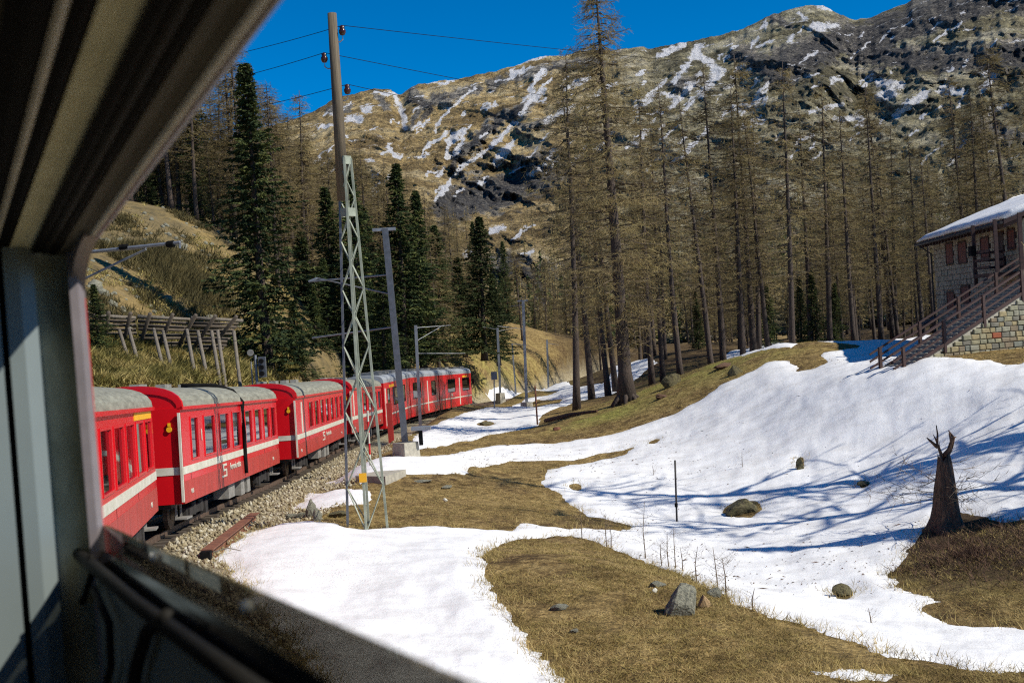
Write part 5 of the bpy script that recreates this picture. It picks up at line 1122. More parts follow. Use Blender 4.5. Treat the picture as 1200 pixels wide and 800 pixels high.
while z < HE-0.1:
    hgt = rs.uniform(0.2, 0.3); x = -0.02-rs.uniform(0, 0.3)
    while x < HL:
        wd = rs.uniform(0.25, 0.6); cx, cz = x+wd/2, z+hgt/2
        if x < HL and not any(wa-0.12 < cx < wb+0.12 and za-0.1 < cz < zc+0.1 for wa, wb, za, zc in wins):
            pr = rs.uniform(0.0, 0.05); m.box2((max(-0.04, x+0.012), 0.0-pr, z+0.012), (min(HL, x+wd-0.012), 0.06, z+hgt-0.012))
        x += wd
    z += hgt; row += 1
so2 = m.build('wall_stones', M_stoneA, hs_); so2['kind'] = 'stuff'
for i, (wa, wb, za, zc) in enumerate(wins):
    fr2 = MB(); 
    for q in ((wa-.08, wa, za-.08, zc+.08), (wb, wb+.08, za-.08, zc+.08), (wa, wb, za-.08, za), (wa, wb, zc, zc+.08)): fr2.box2((q[0], -0.06, q[2]), (q[1], 0.08, q[3]))
    door_ = i == 3
    wo_ = fr2.build('door' if door_ else 'window', M_brownwood, hs_)
    mdx = (wa+wb)/2
    for q in ((wa, mdx-.01), (mdx+.01, wb)):
        s = MB(); s.box2((q[0], -0.035, za), (q[1], 0.02, zc)); s.build('door_leaf' if door_ else 'shutter', M_brownwood if door_ else M_shutter, wo_)
# roof
sl_ = 0.36; ov = 0.75; rx0, rx1 = -0.8, HL+0.5
m = MB(); zr0 = HE+0.05-ov*sl_; mid = HW/2
m.add([(rx0, -ov, zr0), (rx1, -ov, zr0), (rx1, mid, zr0+(mid+ov)*sl_), (rx0, mid, zr0+(mid+ov)*sl_), (rx0, HW+ov, zr0), (rx1, HW+ov, zr0),
       (rx0, -ov, zr0+.18), (rx1, -ov, zr0+.18), (rx1, mid, zr0+.18+(mid+ov)*sl_), (rx0, mid, zr0+.18+(mid+ov)*sl_), (rx0, HW+ov, zr0+.18), (rx1, HW+ov, zr0+.18)],
      [(3, 2, 1, 0), (4, 5, 2, 3), (6, 7, 8, 9), (9, 8, 11, 10), (0, 1, 7, 6), (5, 4, 10, 11), (0, 6, 9, 3), (3, 9, 10, 4), (1, 2, 8, 7), (2, 5, 11, 8)]); roof_ = m.build('roof', M_brownwood, hs_)
m = MB(); m.add([(0, 0.06, HE-0.02), (0, HW, HE-0.02), (0, mid, HE+mid*sl_), (0.3, 0.06, HE-0.02), (0.3, HW, HE-0.02), (0.3, mid, HE+mid*sl_)], [(0, 2, 1), (3, 4, 5), (0, 1, 4, 3), (1, 2, 5, 4), (2, 0, 3, 5)]); m.build('gable', M_stoneA, hs_)
for k in range(26):
    x = rx0+0.3+k*(rx1-rx0-0.6)/25; m = MB(); m.beam((x, -ov+0.06, zr0-.09+0.06*sl_), (x, 0.1, zr0-.09+(ov+.1)*sl_), 0.10, 0.14); m.build('rafter', M_brownwood, roof_)
m = MB(); m.tube([(rx0, -ov-0.1, zr0+0.08), (rx1, -ov-0.1, zr0+0.08)], 0.07, 8); m.build('gutter', M_under, roof_)
m = MB(); m.tube([(-0.12, -ov-0.1, zr0+0.05), (-0.12, -0.15, zr0-0.5), (-0.12, -0.15, -1)], 0.045, 7); m.build('downpipe', M_under, hs_)
# roof snow: its own thing lying on the roof
ns1, ns2 = 60, 16; Vs = []; rsn = np.random.default_rng(3)
X_, Y_ = np.meshgrid(np.linspace(rx0+0.05, rx1-0.05, ns1), np.linspace(-ov+0.10, mid, ns2), indexing='ij')
thk = 0.30*np.clip((Y_+ov-0.05)/0.35, 0, 1)**0.5*np.clip((X_-rx0)/0.5, 0.05, 1)**0.5+0.05*fbm(X_*0.8, Y_*0.8, 3, 61); edge_ = (Y_+ov)
wv = 0.25*fbm(X_*0.6, Y_*0+2, 3, 62)*np.exp(-(Y_+ov)/0.6)
Zs = zr0+.185+(Y_+ov+wv*0)*sl_+np.maximum(thk, 0.0); Yw = Y_-0.16*np.exp(-(Y_+ov)/0.3)*(1+fbm(X_*0.9, Y_*0, 2, 64))
Vt = np.stack([X_, Yw, Zs], -1).reshape(-1, 3); Vb = np.stack([X_, Y_, zr0+.183+(Y_+ov)*sl_], -1).reshape(-1, 3)
ii = np.arange(ns1*ns2).reshape(ns1, ns2); Ft = np.stack([ii[:-1, :-1], ii[1:, :-1], ii[1:, 1:], ii[:-1, 1:]], -1).reshape(-1, 4); nV = len(Vt)
bd = list(ii[:, 0])+list(ii[-1, 1:])+list(ii[::-1, -1][1:])+list(ii[0, ::-1][1:]); Fb = Ft[:, ::-1]+nV
Fe = np.array([(bd[i], bd[i]+nV, bd[(i+1) % len(bd)]+nV, bd[(i+1) % len(bd)]) for i in range(len(bd)-1)])
rsn_o = link('roof_snow', npmesh('roof_snow', np.r_[Vt, Vb], np.r_[Ft, Fb, Fe], ms_, True), hs_)
# balcony
def hb(px, off=1.25, py=300): return hloc(px, py, off).x
bz = hloc(1142, 322, 1.25).z; bx0 = hb(1142); bx1 = HL-0.2; bt = zr0+0.2
bal = MB(); bal.box2((bx0-.1, -1.3, bz-.16), (bx1, 0, bz)); bo = bal.build('balcony', M_brownwood, hs_)
for px in (1142, 1168, 1197): m = MB(); x = hb(px); m.box2((x-.07, -1.32, bz-.5 if px == 1142 else bz), (x+.07, -1.18, bt)); m.build('balcony_post', M_brownwood, bo)
for z in (0.28, 0.62, 0.98): m = MB(); m.box2((bx0, -1.29, bz+z-.06), (bx1, -1.23, bz+z+.05)); m.build('balcony_rail', M_brownwood, bo); m = MB(); m.box2((bx0-.05, -1.2, bz+z-.06), (bx0+.01, 0, bz+z+.05)); m.build('balcony_rail', M_brownwood, bo)
m = MB(); m.box2((bx0-.05, -1.5, bz+.85), (bx0+.5, -1.3, bz+1.3)); m.build('flower_box', M_black, bo)
m = MB(); m.add([(-0.9, -0.9, 1.7), (0.4, -0.9, 1.7), (0.4, 0, 2.1), (-0.9, 0, 2.1), (-0.9, -0.9, 1.8), (0.4, -0.9, 1.8), (0.4, 0, 2.2), (-0.9, 0, 2.2)], [(3, 2, 1, 0), (4, 5, 6, 7), (0, 1, 5, 4), (1, 2, 6, 5), (2, 3, 7, 6), (3, 0, 4, 7)]); m.build('porch_roof', M_brownwood, hs_)
# ---------------------------------------------------------------- outside stair with masonry wall
s0 = at(1066, 432, 46); s1 = at(1204, 341, 48); s0.z = min(s0.z, z1(s0.x, s0.y)+0.05)
sd = Vector((s1.x-s0.x, s1.y-s0.y, 0)); SLn = sd.length; sd.normalize(); rise = s1.z-s0.z; sn2 = Vector((-sd.y, sd.x, 0))
Ms = frame_mat(s0, sd, sn2, Vector((0, 0, 1)))   # x up the stair, y away from us
stp = empty('stone_staircase', mat=Ms); tag(stp, 'outside stone staircase with brown timber railings rising right to the house', 'staircase')
slope = rise/SLn; EXT = 2.2; LT = SLn+EXT
def gl(x): p = s0+sd*x; return z1(p.x, p.y)-s0.z-0.5
core = MB(); core.add([(0, 0.12, gl(0)-.3), (LT, 0.12, gl(LT)-.3), (LT, 0.12, LT*slope-.1), (0, 0.12, 0-.1), (0, 1.5, gl(0)-.3), (LT, 1.5, gl(LT)-.3), (LT, 1.5, LT*slope-.1), (0, 1.5, -.1)], [(0, 1, 2, 3), (7, 6, 5, 4), (3, 2, 6, 7), (0, 3, 7, 4), (1, 5, 6, 2)])
core.build('core_wall', M_plaster, stp)
cols_ = [(0.34, 0.31, 0.19), (0.28, 0.27, 0.18), (0.21, 0.22, 0.18), (0.34, 0.28, 0.15), (0.25, 0.20, 0.13), (0.19, 0.18, 0.14), (0.31, 0.30, 0.22)]
SM = [simple('stone_block_%s' % 'abcdefg'[i], c, tuple(v*0.6 for v in c), 5, 0.9, bmp=0.5, detail=6) for i, c in enumerate(cols_)]; SM.append(simple('brick_red_block', (0.33, 0.09, 0.04), (0.24, 0.07, 0.03), 6, 0.9))
nst = 0; z = gl(0)-0.2; z = min(gl(0), gl(LT)); row = 0
while z < LT*slope:
    hgt = rs.uniform(0.19, 0.25); x = max(0.0, (z+hgt*0.7+0.12)/slope)+rs.uniform(0, .1) if z > -0.3 else 0.0
    while x < LT-0.1:
        wd = rs.uniform(0.24, 0.50)
        if z+hgt > gl(x) and x+wd < LT+0.2:
            m = MB(); pr = rs.uniform(0.0, 0.035); b0 = 0.012
            a, c = (x+b0, z+b0), (x+wd-b0, z+hgt-b0); j = [rs.uniform(-.012, .012) for _ in range(8)]; bvl = 0.02
            m.add([(a[0]+j[0], -pr+bvl, a[1]+j[1]), (c[0]+j[2], -pr+bvl, a[1]+j[3]), (c[0]+j[4], -pr+bvl, c[1]+j[5]), (a[0]+j[6], -pr+bvl, c[1]+j[7]), (a[0]+.03, -pr, a[1]+.025), (c[0]-.03, -pr, a[1]+.025), (c[0]-.03, -pr, c[1]-.025), (a[0]+.03, -pr, c[1]-.025),
                   (a[0], .13, a[1]), (c[0], .13, a[1]), (c[0], .13, c[1]), (a[0], .13, c[1])], [(4, 5, 6, 7), (0, 1, 5, 4), (1, 2, 6, 5), (2, 3, 7, 6), (3, 0, 4, 7), (8, 9, 1, 0), (9, 10, 2, 1), (10, 11, 3, 2), (11, 8, 0, 3)])
            k = rs.randrange(7); px_ = x/LT
            if abs(x-SLn*0.70) < wd/2 and abs(z-slope*SLn*0.30) < hgt/2: k = 7
            m.build('stone', SM[k], stp); nst += 1
        x += wd
    z += hgt; row += 1
nstp = int(LT/0.30)
for i in range(nstp):
    x = i*LT/nstp; m = MB(); m.box2((x, 0.04, x*slope-.12), (x+LT/nstp+.03, 1.55, x*slope+LT/nstp*slope)); m.build('step', M_concrete, stp)
for sy in (0.02, 1.5):
    m = MB(); m.beam((-0.3, sy, 0.05-.3*slope), (LT, sy, LT*slope+.05), 0.09, 0.13); m.build('string_board', M_brownwood, stp)
    for h_ in (0.38, 0.66, 0.95): m = MB(); m.beam((-0.75, sy, h_-.75*slope), (LT, sy, LT*slope+h_), 0.06, 0.075); m.build('railing_board', M_brownwood, stp)
    n_p = 5
    for i in range(n_p):
        x = -0.25+i*(LT)/(n_p-1)*0.98; m = MB(); m.box2((x-.06, sy-.06, x*slope-.3), (x+.06, sy+.06, x*slope+1.0)); m.build('railing_post', M_brownwood, stp)
# ---------------------------------------------------------------- stones, stump, saplings
def rock_mesh(seed, n=3, squash=(1, 1, 1), amp=0.35, mat=M_rock, cuts=7):
    import bmesh
    bm = bmesh.new(); bmesh.ops.create_icosphere(bm, subdivisions=n, radius=1.0); r_ = random.Random(seed)
    pl = [(Vector((r_.uniform(-1, 1), r_.uniform(-1, 1), r_.uniform(-0.6, 1))).normalized(), r_.uniform(0.5, 0.85)) for _ in range(cuts)]
    P = np.array([v.co[:] for v in bm.verts]); nz = fbm(P[:, 0]*2+seed, P[:, 1]*2+P[:, 2]*1.7, 4, seed)
    for v, k in zip(bm.verts, nz):
        c = v.co*(1+amp*k)
        for nn, dd in pl:
            e = c.dot(nn)-dd
            if e > 0: c = c-nn*e*0.9
        v.co = Vector((c.x*squash[0], c.y*squash[1], c.z*squash[2]))
    me = bpy.data.meshes.new('rock'); bm.to_mesh(me); bm.free(); me.materials.append(mat); return me
def rock(px, py, wpx, hpx, label, mat=M_rock, seed=1, name='rock', sink=0.35, rz=0.3, tilt=0.0, fl=1.0):
    q = hit(px, py); sx = wpx/2*q.y/FPX; sz_ = hpx/2*q.y/FPX; o = link(name, rock_mesh(seed, 3, (1, 0.8*fl, 1), 0.35, mat)); o.scale = (sx, sx*0.8, sz_*(1.3 if hpx > 12 else 0.8)); o.location = (q.x, q.y+sx*0.3, q.z+sz_*(0.9-sink*1.3)); o.rotation_euler = (0, tilt, rz)
    tag(o, label, 'rock'); return o
rock(803, 722, 44, 40, 'large pointed grey lichen covered rock on the brown knoll', M_rock, 3, sink=0.2, tilt=0.7)
rock(826, 712, 16, 18, 'ochre broken stone just right of the pointed rock', M_rocky, 9, sink=0.2)
rock(836, 700, 20, 14, 'grey stone at the crest edge above the ochre stone', M_rock, 12)
rock(772, 688, 20, 12, 'flat pale stone left above the pointed rock', M_rock, 5)
rock(768, 694, 8, 8, 'small cream stone beside the flat pale stone', M_white, 15)
rock(655, 716, 26, 10, 'low grey stone half sunk in the grass left of the pointed rock', M_rock, 16)
_ = lambda *a, **k: None; _(702, 728, 22, 9, 'flat grey stone bedded in grass below the low stone', M_rock, 18)
rock(672, 742, 14, 8, 'small grey stone at the snow edge of the knoll', M_rock, 19)
_(710, 748, 16, 10, 'grey stone lowest of those bedded in the knoll', M_rock, 20)
rock(870, 602, 46, 20, 'flat brown mossy boulder lying in the snow field', M_mossrock, 6, sink=0.3)
rock(988, 699, 28, 14, 'small mossy stone in the snow near the bottom right', M_mossrock, 7, sink=0.2)
rock(938, 552, 12, 16, 'little brown tuft covered stone higher on the snow slope', M_mossrock, 8, sink=0.2)
rock(1013, 571, 16, 9, 'low olive stone poking from the snow left of the stump', M_mossrock, 10, sink=0.2)
rock(523, 573, 14, 7, 'pale flat stone on the brown grass between the two snow strips', M_rock, 21)
rock(495, 566, 22, 5, 'flat grey slab stone right of the concrete slab', M_rock, 22)
rock(522, 589, 6, 6, 'tiny white stone on the brown grass', M_white, 23, sink=0.0)
rock(787, 453, 26, 16, 'pale green mossy boulder beside the tallest larch', M_mossrock, 24, sink=0.2)
rock(862, 440, 20, 14, 'yellow green mossy stone on the hill bank', M_mossrock, 25)
rock(850, 431, 34, 10, 'dark brown earth clod above the yellow green stone', M_stump, 26)
rock(775, 468, 16, 10, 'dark stone under the tallest larch roots', M_stump, 27)
rock(652, 505, 12, 7, 'reddish brown stone on the bank below the snow by the tracks', M_rust, 28)
rock(570, 498, 20, 7, 'brown earth hummock in the snow by the tracks', M_mossrock, 29)
for i, (px, py, w_, h_) in enumerate([(365, 606, 16, 20), (373, 612, 12, 16), (352, 607, 20, 10), (340, 608, 14, 10), (393, 607, 24, 12)]):
    rock(px, py, w_, h_, ['grey upright stone in the small culvert left of the pylon', 'dark split stone beside the upright culvert stone', 'flat culvert stone at the left', 'leftmost stone of the little culvert', 'mossy stone between culvert and pylon foot'][i], M_rock if i < 4 else M_mossrock, 40+i, sink=0.2)
# hillside rocks on the left: many, one mass
rk_v = []; rk_f = []; off = 0; base_r = []
for i in range(4):
    me = rock_mesh(70+i, 1, (1, 0.8, 0.7), 0.4); base_r.append((np.array([v.co[:] for v in me.vertices]), np.array([p.vertices[:] for p in me.polygons])))
rr_ = np.random.default_rng(12)
for i in range(420):
    px = rr_.uniform(100, 340); py = rr_.uniform(235, 432); q = hit(px, py)
    if q.y > 118 or q.y < 45 : continue
    v, f = base_r[rr_.integers(4)]; s = rr_.uniform(0.08, 0.34)*(2.6 if rr_.random() < 0.08 else 1); a = rr_.uniform(0, 6.28)
    rk_v.append(np.c_[v[:, 0]*math.cos(a)-v[:, 1]*math.sin(a), v[:, 0]*math.sin(a)+v[:, 1]*math.cos(a), v[:, 2]]*s+np.array([q.x, q.y, q.z])); rk_f.append(f+off); off += len(v)
tag(link('hillside_rubble', npmesh('hillside_rubble', np.concatenate(rk_v), np.concatenate(rk_f), M_rock)), kind='stuff')
# outcrop behind the grassy hilltop
rock(195, 243, 26, 14, 'layered grey rock outcrop on top of the grassy hill by the window edge', M_rock, 51, sink=0.0); rock(178, 238, 24, 10, 'flat rock ledge left of the hilltop outcrop', M_rocky, 52, sink=0.0)
rock(318, 240, 22, 30, 'sunlit ochre crag beside the tallest spruce', M_rocky, 53, sink=0.0)
# stump
q = hit(1110, 618); st_ = empty('tree_stump', q); tag(st_, 'tall dark broken tree stump with antler like dead branches on its earth mound', 'tree stump')
k = q.y/FPX; Hs = 80*k
m = MB(); pts = []; rs_ = []
for i, (f, r0) in enumerate([(-0.15, 30), (0.0, 21), (0.12, 16.5), (0.3, 14), (0.55, 11.5), (0.8, 9), (0.93, 7.6), (1.0, 6.6)]): pts.append((0.03*f, 0, f*Hs)); rs_.append(r0*k)
m.tube(pts, rs_, 22); tr_o = m.build('trunk', M_stump, st_, True)
me = tr_o.data; co = np.array([v.co[:] for v in me.vertices]); an = np.arctan2(co[:, 1], co[:, 0]); nn = 1+0.16*np.sin(an*5+co[:, 2])+0.10*fbm(an*3, co[:, 2]*3, 3, 5)
for v, s in zip(me.vertices, nn): v.co.x *= s; v.co.y *= s
for v in me.vertices:
    if v.co.z > Hs*0.95: v.co.z += random.uniform(-0.14, 0.18)
def up_(x, y): return Vector(((x-1110)*k, 0, (618-y)*k))
for pts, r0 in (([(1110, 540), (1107, 530), (1104, 520), (1105, 508), (1104, 498)], .05), ([(1112, 535), (1118, 528), (1121, 518), (1119, 508)], .09), ([(1120, 526), (1124, 514), (1118, 505)], .05), ([(1121, 515), (1127, 513)], .035), ([(1104, 524), (1096, 516), (1092, 512)], .05), ([(1104, 518), (1100, 509)], .03)):
    n = len(pts); m = MB(); m.tube([up_(*p) for p in pts], [r0*(1-0.75*i/(n-1)) for i in range(n)], 7); m.build('dead_branch', M_stump, st_, True)
def _fb(): pass
def fine_branches(seed, n, z0, z1_, L, parent, mat, name, th0=0.022, down=0.25, upb=0.0, sub=5):
    rng = np.random.default_rng(seed); A = []; B = []; wa = []; wb = []
    for i in range(n):
        z = rng.uniform(z0, z1_); a = rng.uniform(0, 6.28); l = L*rng.uniform(0.5, 1.1); p = np.array([0, 0, z]); v = np.array([math.cos(a), math.sin(a), rng.uniform(-down, upb)])
        for k_ in range(6):
            e = p+v*l/6; A.append(p); B.append(e); wa.append(th0*(1-k_/7)); wb.append(th0*(1-(k_+1)/7)); 
            for j in range(sub if k_ > 0 else 0):
                if rng.random() < 0.6: d = v*0.6+rng.normal(size=3)*0.6; A.append(e); B.append(e+d*l*0.16); wa.append(th0*0.5); wb.append(th0*0.2)
            v = v+np.array([0, 0, 0.10])+rng.normal(size=3)*0.12; p = e
    V_, F_ = ribbons(np.array(A), np.array(B), np.array(wa), np.array(wb), rng); return link(name, npmesh(name, V_, F_, mat), parent)
fine_branches(3, 30, 0.3*Hs, 0.95*Hs, 1.9, st_, M_twig, 'thin_branches', 0.026, 0.35, 0.1, 4)
m = MB(); m.tube([(0, 0.05, Hs*0.9), (-0.06, 0.05, Hs*1.05), (-0.05, 0.05, Hs*1.25)], [0.02, 0.015, 0.005], 6); m.build('dead_branch', M_twig, st_)
def sapling(px, by, ty, d_extra, label, seed, spread_=0.35, n=14, group='bare saplings along the knoll crest'):
    q = hit(px, by); k = q.y/FPX; H = (by-ty)*k; o = empty('sapling', q); tag(o, label, 'sapling', group); rg = random.Random(seed)
    m = MB(); m.tube([(0, 0, -0.1), (rg.uniform(-.03, .03), 0, H*0.5), (rg.uniform(-.06, .06), 0, H)], [0.016, 0.011, 0.004], 6); m.build('stem', M_twig, o)
    fine_branches(seed, n, H*0.12, H*0.92, spread_, o, M_twig, 'twigs', 0.008, 0.0, 0.7, 4)
for i, (px, by, ty, sp, lb) in enumerate([(682, 631, 595, .35, 'leftmost small bare sapling at the crest of the knoll'), (711, 641, 600, .4, 'twiggy sapling second from the left on the knoll crest'), (716, 643, 612, .35, 'low twiggy sapling leaning beside the second one'),
    (757, 656, 588, .45, 'tallest bare sapling with spreading twigs in the middle of the crest'), (776, 664, 636, .3, 'short sapling right of the tallest one'), (784, 666, 625, .3, 'upright sapling in the cluster left of the pointed rock'), (792, 668, 618, .3, 'tall thin sapling at the right of the cluster'), (800, 671, 640, .25, 'lowest sapling of the cluster above the pointed rock'),
    (817, 684, 640, .2, 'single thin sapling between the cluster and the last pair'), (842, 692, 640, .35, 'bushy sapling of the last pair right of the pointed rock'), (851, 697, 652, .3, 'rightmost sapling of the last pair on the crest'), (766, 560, 545, .25, 'tiny weed stalk in the snow near the marker pole'), (870, 550, 530, .2, 'tiny weed stalk in the snow above the flat boulder'),
    (882, 716, 690, .15, 'dry stalk at the snow edge right of the knoll crest'), (1022, 735, 712, .15, 'dry stalk standing in the lower right snow')]): sapling(px, by, ty, 0, lb, 300+i, sp, 16 if i < 11 else 6)
# rusty rail beam, concrete slab
a_ = hit(243, 655); b_ = hit(299, 610); o = empty('rusty_beam', a_); tag(o, 'long rusty steel beam lying along the edge of the ballast', 'steel beam'); d_ = b_-a_
m = MB(); m.beam(Vector((0, 0, .20)), d_+Vector((0, 0, .20)), 0.28, 0.03); m.beam(Vector((0, 0, .08)), d_+Vector((0, 0, .08)), 0.05, 0.22); m.beam(Vector((0, 0, -.02)), d_+Vector((0, 0, -.02)), 0.28, 0.03); m.build('beam', M_rust, o)
m = MB(); dn = d_.normalized(); m.beam(-dn*0.25+Vector((0, 0, .1)), dn*0.02+Vector((0, 0, .1)), 0.22, 0.2); m.build('dark_end', M_black, o)
p = hit(440, 560); o = link('concrete_slab', None) if False else None
m = MB(); q0, q1, q2, q3 = [hit(*c) for c in ((417, 567), (452, 569), (476, 558), (440, 556))]; zz = max(q.z for q in (q0, q1, q2, q3))+0.12
vs = [Vector((q.x, q.y, zz)) for q in (q0, q1, q2, q3)]; m.add(vs+[v-Vector((0, 0, .45)) for v in vs], [(0, 1, 2, 3), (7, 6, 5, 4), (0, 4, 5, 1), (1, 5, 6, 2), (2, 6, 7, 3), (3, 7, 4, 0)]); tag(m.build('concrete_slab', M_concrete), 'flat concrete slab behind the pylon foot at the snow edge', 'slab')
def stick(px0, py0, px1, py1, rad, label, mat):
    a = hit(px0, py0); b = hit(px1, py1); m = MB(); m.tube([a+Vector((0, 0, .08)), (a+b)/2+Vector((0, 0, .16)), b+Vector((0, 0, .07))], [rad, rad*0.8, rad*0.4], 6); tag(m.build('fallen_branch', mat), label, 'branch')
stick(250, 652, 285, 649, .02, 'thin straw coloured stick on the snow by the rusty beam', M_wood); stick(640, 495, 700, 484, .16, 'dark fallen log along the foot of the brown bank', M_stump)
# ---------------------------------------------------------------- ballast stones, grass, brush
rb = np.random.default_rng(8)
octv = np.array([[1, 0, 0], [-1, 0, 0], [0, 1, 0], [0, -1, 0], [0, 0, 1], [0, 0, -1]], float); octf = np.array([[0, 2, 4], [2, 1, 4], [1, 3, 4], [3, 0, 4], [2, 0, 5], [1, 2, 5], [3, 1, 5], [0, 3, 5]])
cand = []; 
ux = rb.uniform(-14, 0, 90000); uy = rb.uniform(9, 62, 90000); dd, _z = track_dist(ux, uy); right_ = (dd < 4.3+0.5*fbm(ux*0.7, uy*0.7, 2, 3)) & (dd > 0.9) & (rb.random(90000) < np.clip(30/uy, 0, 1)**1.5)
ux, uy = ux[right_], uy[right_]
sdp = lookup(DEP, ux, uy); ok = sdp < 0.0; ux, uy = ux[ok][:11000], uy[ok][:11000]; uz = zat(ux, uy); n = len(ux)
s = rb.uniform(0.035, 0.075, n)
V = octv[None]*(1+rb.normal(size=(n, 6, 1))*0.22)*s[:, None, None]; V = V+rb.normal(size=(n, 6, 3))*s[:, None, None]*0.25; V += np.stack([ux, uy, uz+0.015], -1)[:, None]
M_ball, t, b = newmat('ballast_stone'); gi = t.nodes.new('ShaderNodeNewGeometry')
cr = ramp(t, gi.outputs['Random Per Island'], [(0, (0.13, 0.10, 0.06)), (0.4, (0.28, 0.23, 0.13)), (0.8, (0.38, 0.33, 0.22)), (1, (0.46, 0.43, 0.34))]); t.links.new(cr.outputs[0], b.inputs['Base Color']); b.inputs['Roughness'].default_value = 0.9
tag(link('ballast', npmesh('ballast', V.reshape(-1, 3), (octf[None]+(np.arange(n)*6)[:, None, None]).reshape(-1, 3), M_ball)), kind='stuff')
def blades(n, gen, hmin, hmax, wd, mat, name, per=5, spread_=0.05, lean_=0.5):
    x, y = gen(n); z = zat(x, y); k = len(x)
    x = np.repeat(x, per)+rb.normal(size=k*per)*spread_; y = np.repeat(y, per)+rb.normal(size=k*per)*spread_; z = np.repeat(z, per)
    h = rb.uniform(hmin, hmax, k*per); a = rb.uniform(0, 6.28, k*per); w_ = wd*rb.uniform(0.6, 1.3, k*per)
    base = np.stack([x, y, z-0.02], -1); sx_ = np.stack([np.cos(a), np.sin(a), np.zeros_like(a)], -1)*w_[:, None]; tip = base+np.stack([rb.normal(size=k*per)*lean_*h, rb.normal(size=k*per)*lean_*h, h], -1)
    V = np.stack([base-sx_, base+sx_, tip], 1).reshape(-1, 3); F = np.arange(len(V)).reshape(-1, 3)
    tag(link(name, npmesh(name, V, F, mat)), kind='stuff')
def gen_grass(n):
    t_ = rb.uniform(-0.34, 0.46, n*4); r_ = np.exp(rb.uniform(math.log(15.5), math.log(75), n*4)); x, y = r_*np.sin(t_), r_*np.cos(t_)
    d, _q = track_dist(x, y); k = (lookup(DEP, x, y) < -0.02) & (d > 3.9) & ((x > -11) | (y < 40)) & (fbm(x*0.8, y*0.8, 3, 88) > -0.25); return x[k][:n], y[k][:n]
blades(30000, gen_grass, 0.025, 0.085, 0.009, M_grass, 'dry_grass', 5, 0.08, 1.4)
def gen_edge(n):
    t_ = rb.uniform(-0.3, 0.46, n*8); r_ = np.exp(rb.uniform(math.log(14), math.log(60), n*8)); x, y = r_*np.sin(t_), r_*np.cos(t_); d = lookup(DEP, x, y); k = (d > -0.10) & (d < 0.05); return x[k][:n], y[k][:n]
blades(2600, gen_edge, 0.08, 0.22, 0.008, M_grass, 'snow_edge_grass', 5, 0.08, 0.6)
def gen_hill(n):
    px = rb.uniform(95, 345, n); py = rb.uniform(240, 446, n); X = []; Y = []
    for a, c in zip(px, py):
        q = hit(a, c, 40, 130)
        if q.y < 125 and fbm(np.array([q.x*0.25]), np.array([q.y*0.12]), 3, 99)[0] > 0.02: X.append(q.x+rb.normal()*0.3); Y.append(q.y+rb.normal()*0.6)
    return np.array(X), np.array(Y)
blades(3400, gen_hill, 0.10, 0.34, 0.035, M_gorse, 'hillside_brush', 12, 0.22, 0.9)
def gen_bank(n):
    px = rb.uniform(100, 345, n); py = rb.uniform(395, 450, n); X = []; Y = []
    for a, c in zip(px, py):
        q = hit(a, c, 34, 90); X.append(q.x+rb.normal()*0.3); Y.append(q.y+rb.normal()*0.5)
    return np.array(X), np.array(Y)
blades(1700, gen_bank, 0.15, 0.5, 0.05, M_gorse, 'embankment_brush', 26, 0.30, 0.9)
# mound twigs
def gen_mound(n):
    q = hit(1140, 650); a = rb.uniform(0, 6.28, n*3); r_ = rb.uniform(0, 3.2, n*3); x, y = q.x+np.cos(a)*r_, q.y+np.sin(a)*r_; k = lookup(DEP, x, y) < 0; return x[k][:n], y[k][:n]
blades(600, gen_mound, 0.08, 0.28, 0.009, M_stump, 'mound_brushwood', 6, 0.12, 1.0)

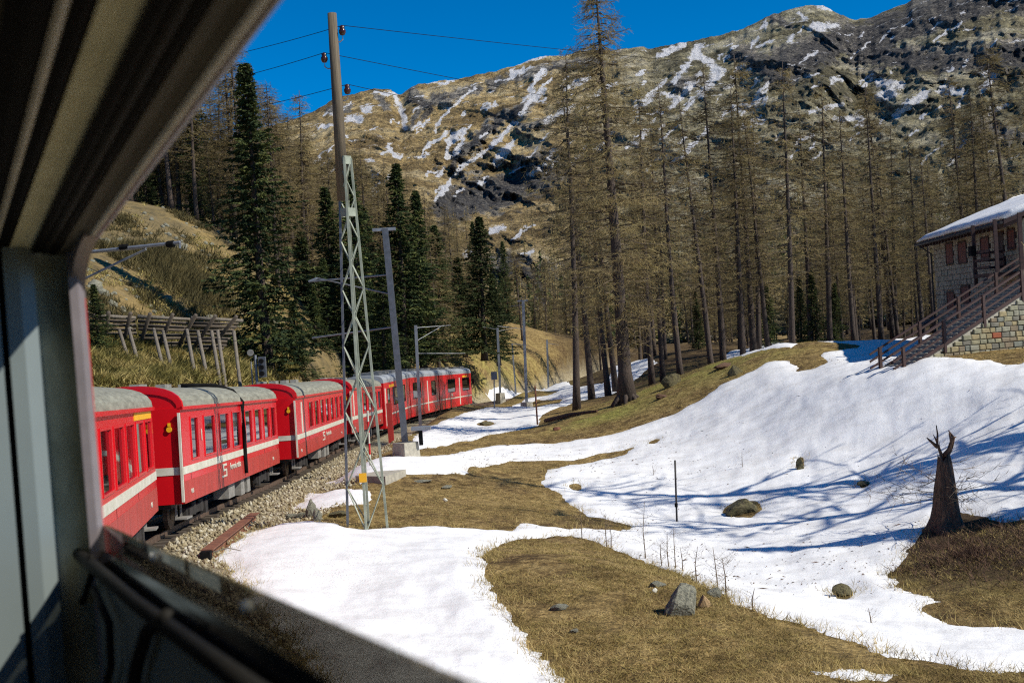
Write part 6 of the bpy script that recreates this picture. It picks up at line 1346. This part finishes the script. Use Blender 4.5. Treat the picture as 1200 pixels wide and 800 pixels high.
def gen_shrub(n):
    X = []; Y = []
    for i in range(34):
        q = hit(rb.uniform(100, 345), rb.uniform(245, 400), 40, 130)
        if q.y > 122: continue
        k = int(rb.uniform(8, 34)); r_ = rb.uniform(0.3, 1.1); X += list(q.x+rb.normal(size=k)*r_); Y += list(q.y+rb.normal(size=k)*r_)
    return np.array(X), np.array(Y)
M_scrub = leafy('dark_scrub', (0.05, 0.045, 0.02), (0.09, 0.075, 0.03), (0.16, 0.125, 0.05), 0.9, 0.1)
blades(0, gen_shrub, 0.15, 0.6, 0.035, M_scrub, 'hillside_shrubs', 26, 0.25, 0.7)

# needle and twig litter lying on the snow
n = 1900; t_ = rb.uniform(-0.05, 0.46, n*4); r_l = np.sqrt(rb.uniform(24**2, 62**2, n*4)); x, y = r_l*np.sin(t_), r_l*np.cos(t_)
kx = (lookup(DEP, x, y) > 0.02) & (rb.random(len(x)) < np.clip(0.5+1.6*fbm(x*0.12+3, y*0.12, 3, 55), 0.03, 1)); x, y = x[kx][:n], y[kx][:n]; n = len(x)
ri_ = lookup(SZ, x, y); zl = zat(x, y); zz_ = np.maximum(ri_, zl)+0.012; a = rb.uniform(0, 6.28, n); L_ = rb.uniform(0.015, 0.06, n)*(1+3*(rb.random(n) < 0.05)); w_ = 0.006+0.010*rb.random(n)
c_, s_n = np.cos(a), np.sin(a); cen = np.stack([x, y, zz_], -1); du = np.stack([c_*L_, s_n*L_, rb.normal(size=n)*0.01], -1); dv = np.stack([-s_n*w_, c_*w_, np.zeros(n)], -1); up_v = np.array([0, 0, 0.02])
V = np.stack([cen-du, cen-dv, cen+du, cen+dv+up_v], 1).reshape(-1, 3)
tag(link('snow_litter', npmesh('snow_litter', V, np.arange(len(V)).reshape(-1, 4), M_stump)), kind='stuff')

def gen_shadow_thicket(n):  # shrubs massed dark along the tall spruce's cast shadow, to paint it in
    X = []; Y = []
    for i in range(60):
        u = rb.random(); q = hit(160+85*u+rb.normal()*9, 292+62*u+rb.normal()*9, 40, 130)
        if q.y > 118: continue
        k = int(rb.uniform(10, 30)); r_ = rb.uniform(0.4, 1.0); X += list(q.x+rb.normal(size=k)*r_); Y += list(q.y+rb.normal(size=k)*r_)
    return np.array(X), np.array(Y)
blades(0, gen_shadow_thicket, 0.3, 1.1, 0.035, M_scrub, 'spruce_shadow_thicket', 22, 0.3, 0.6)
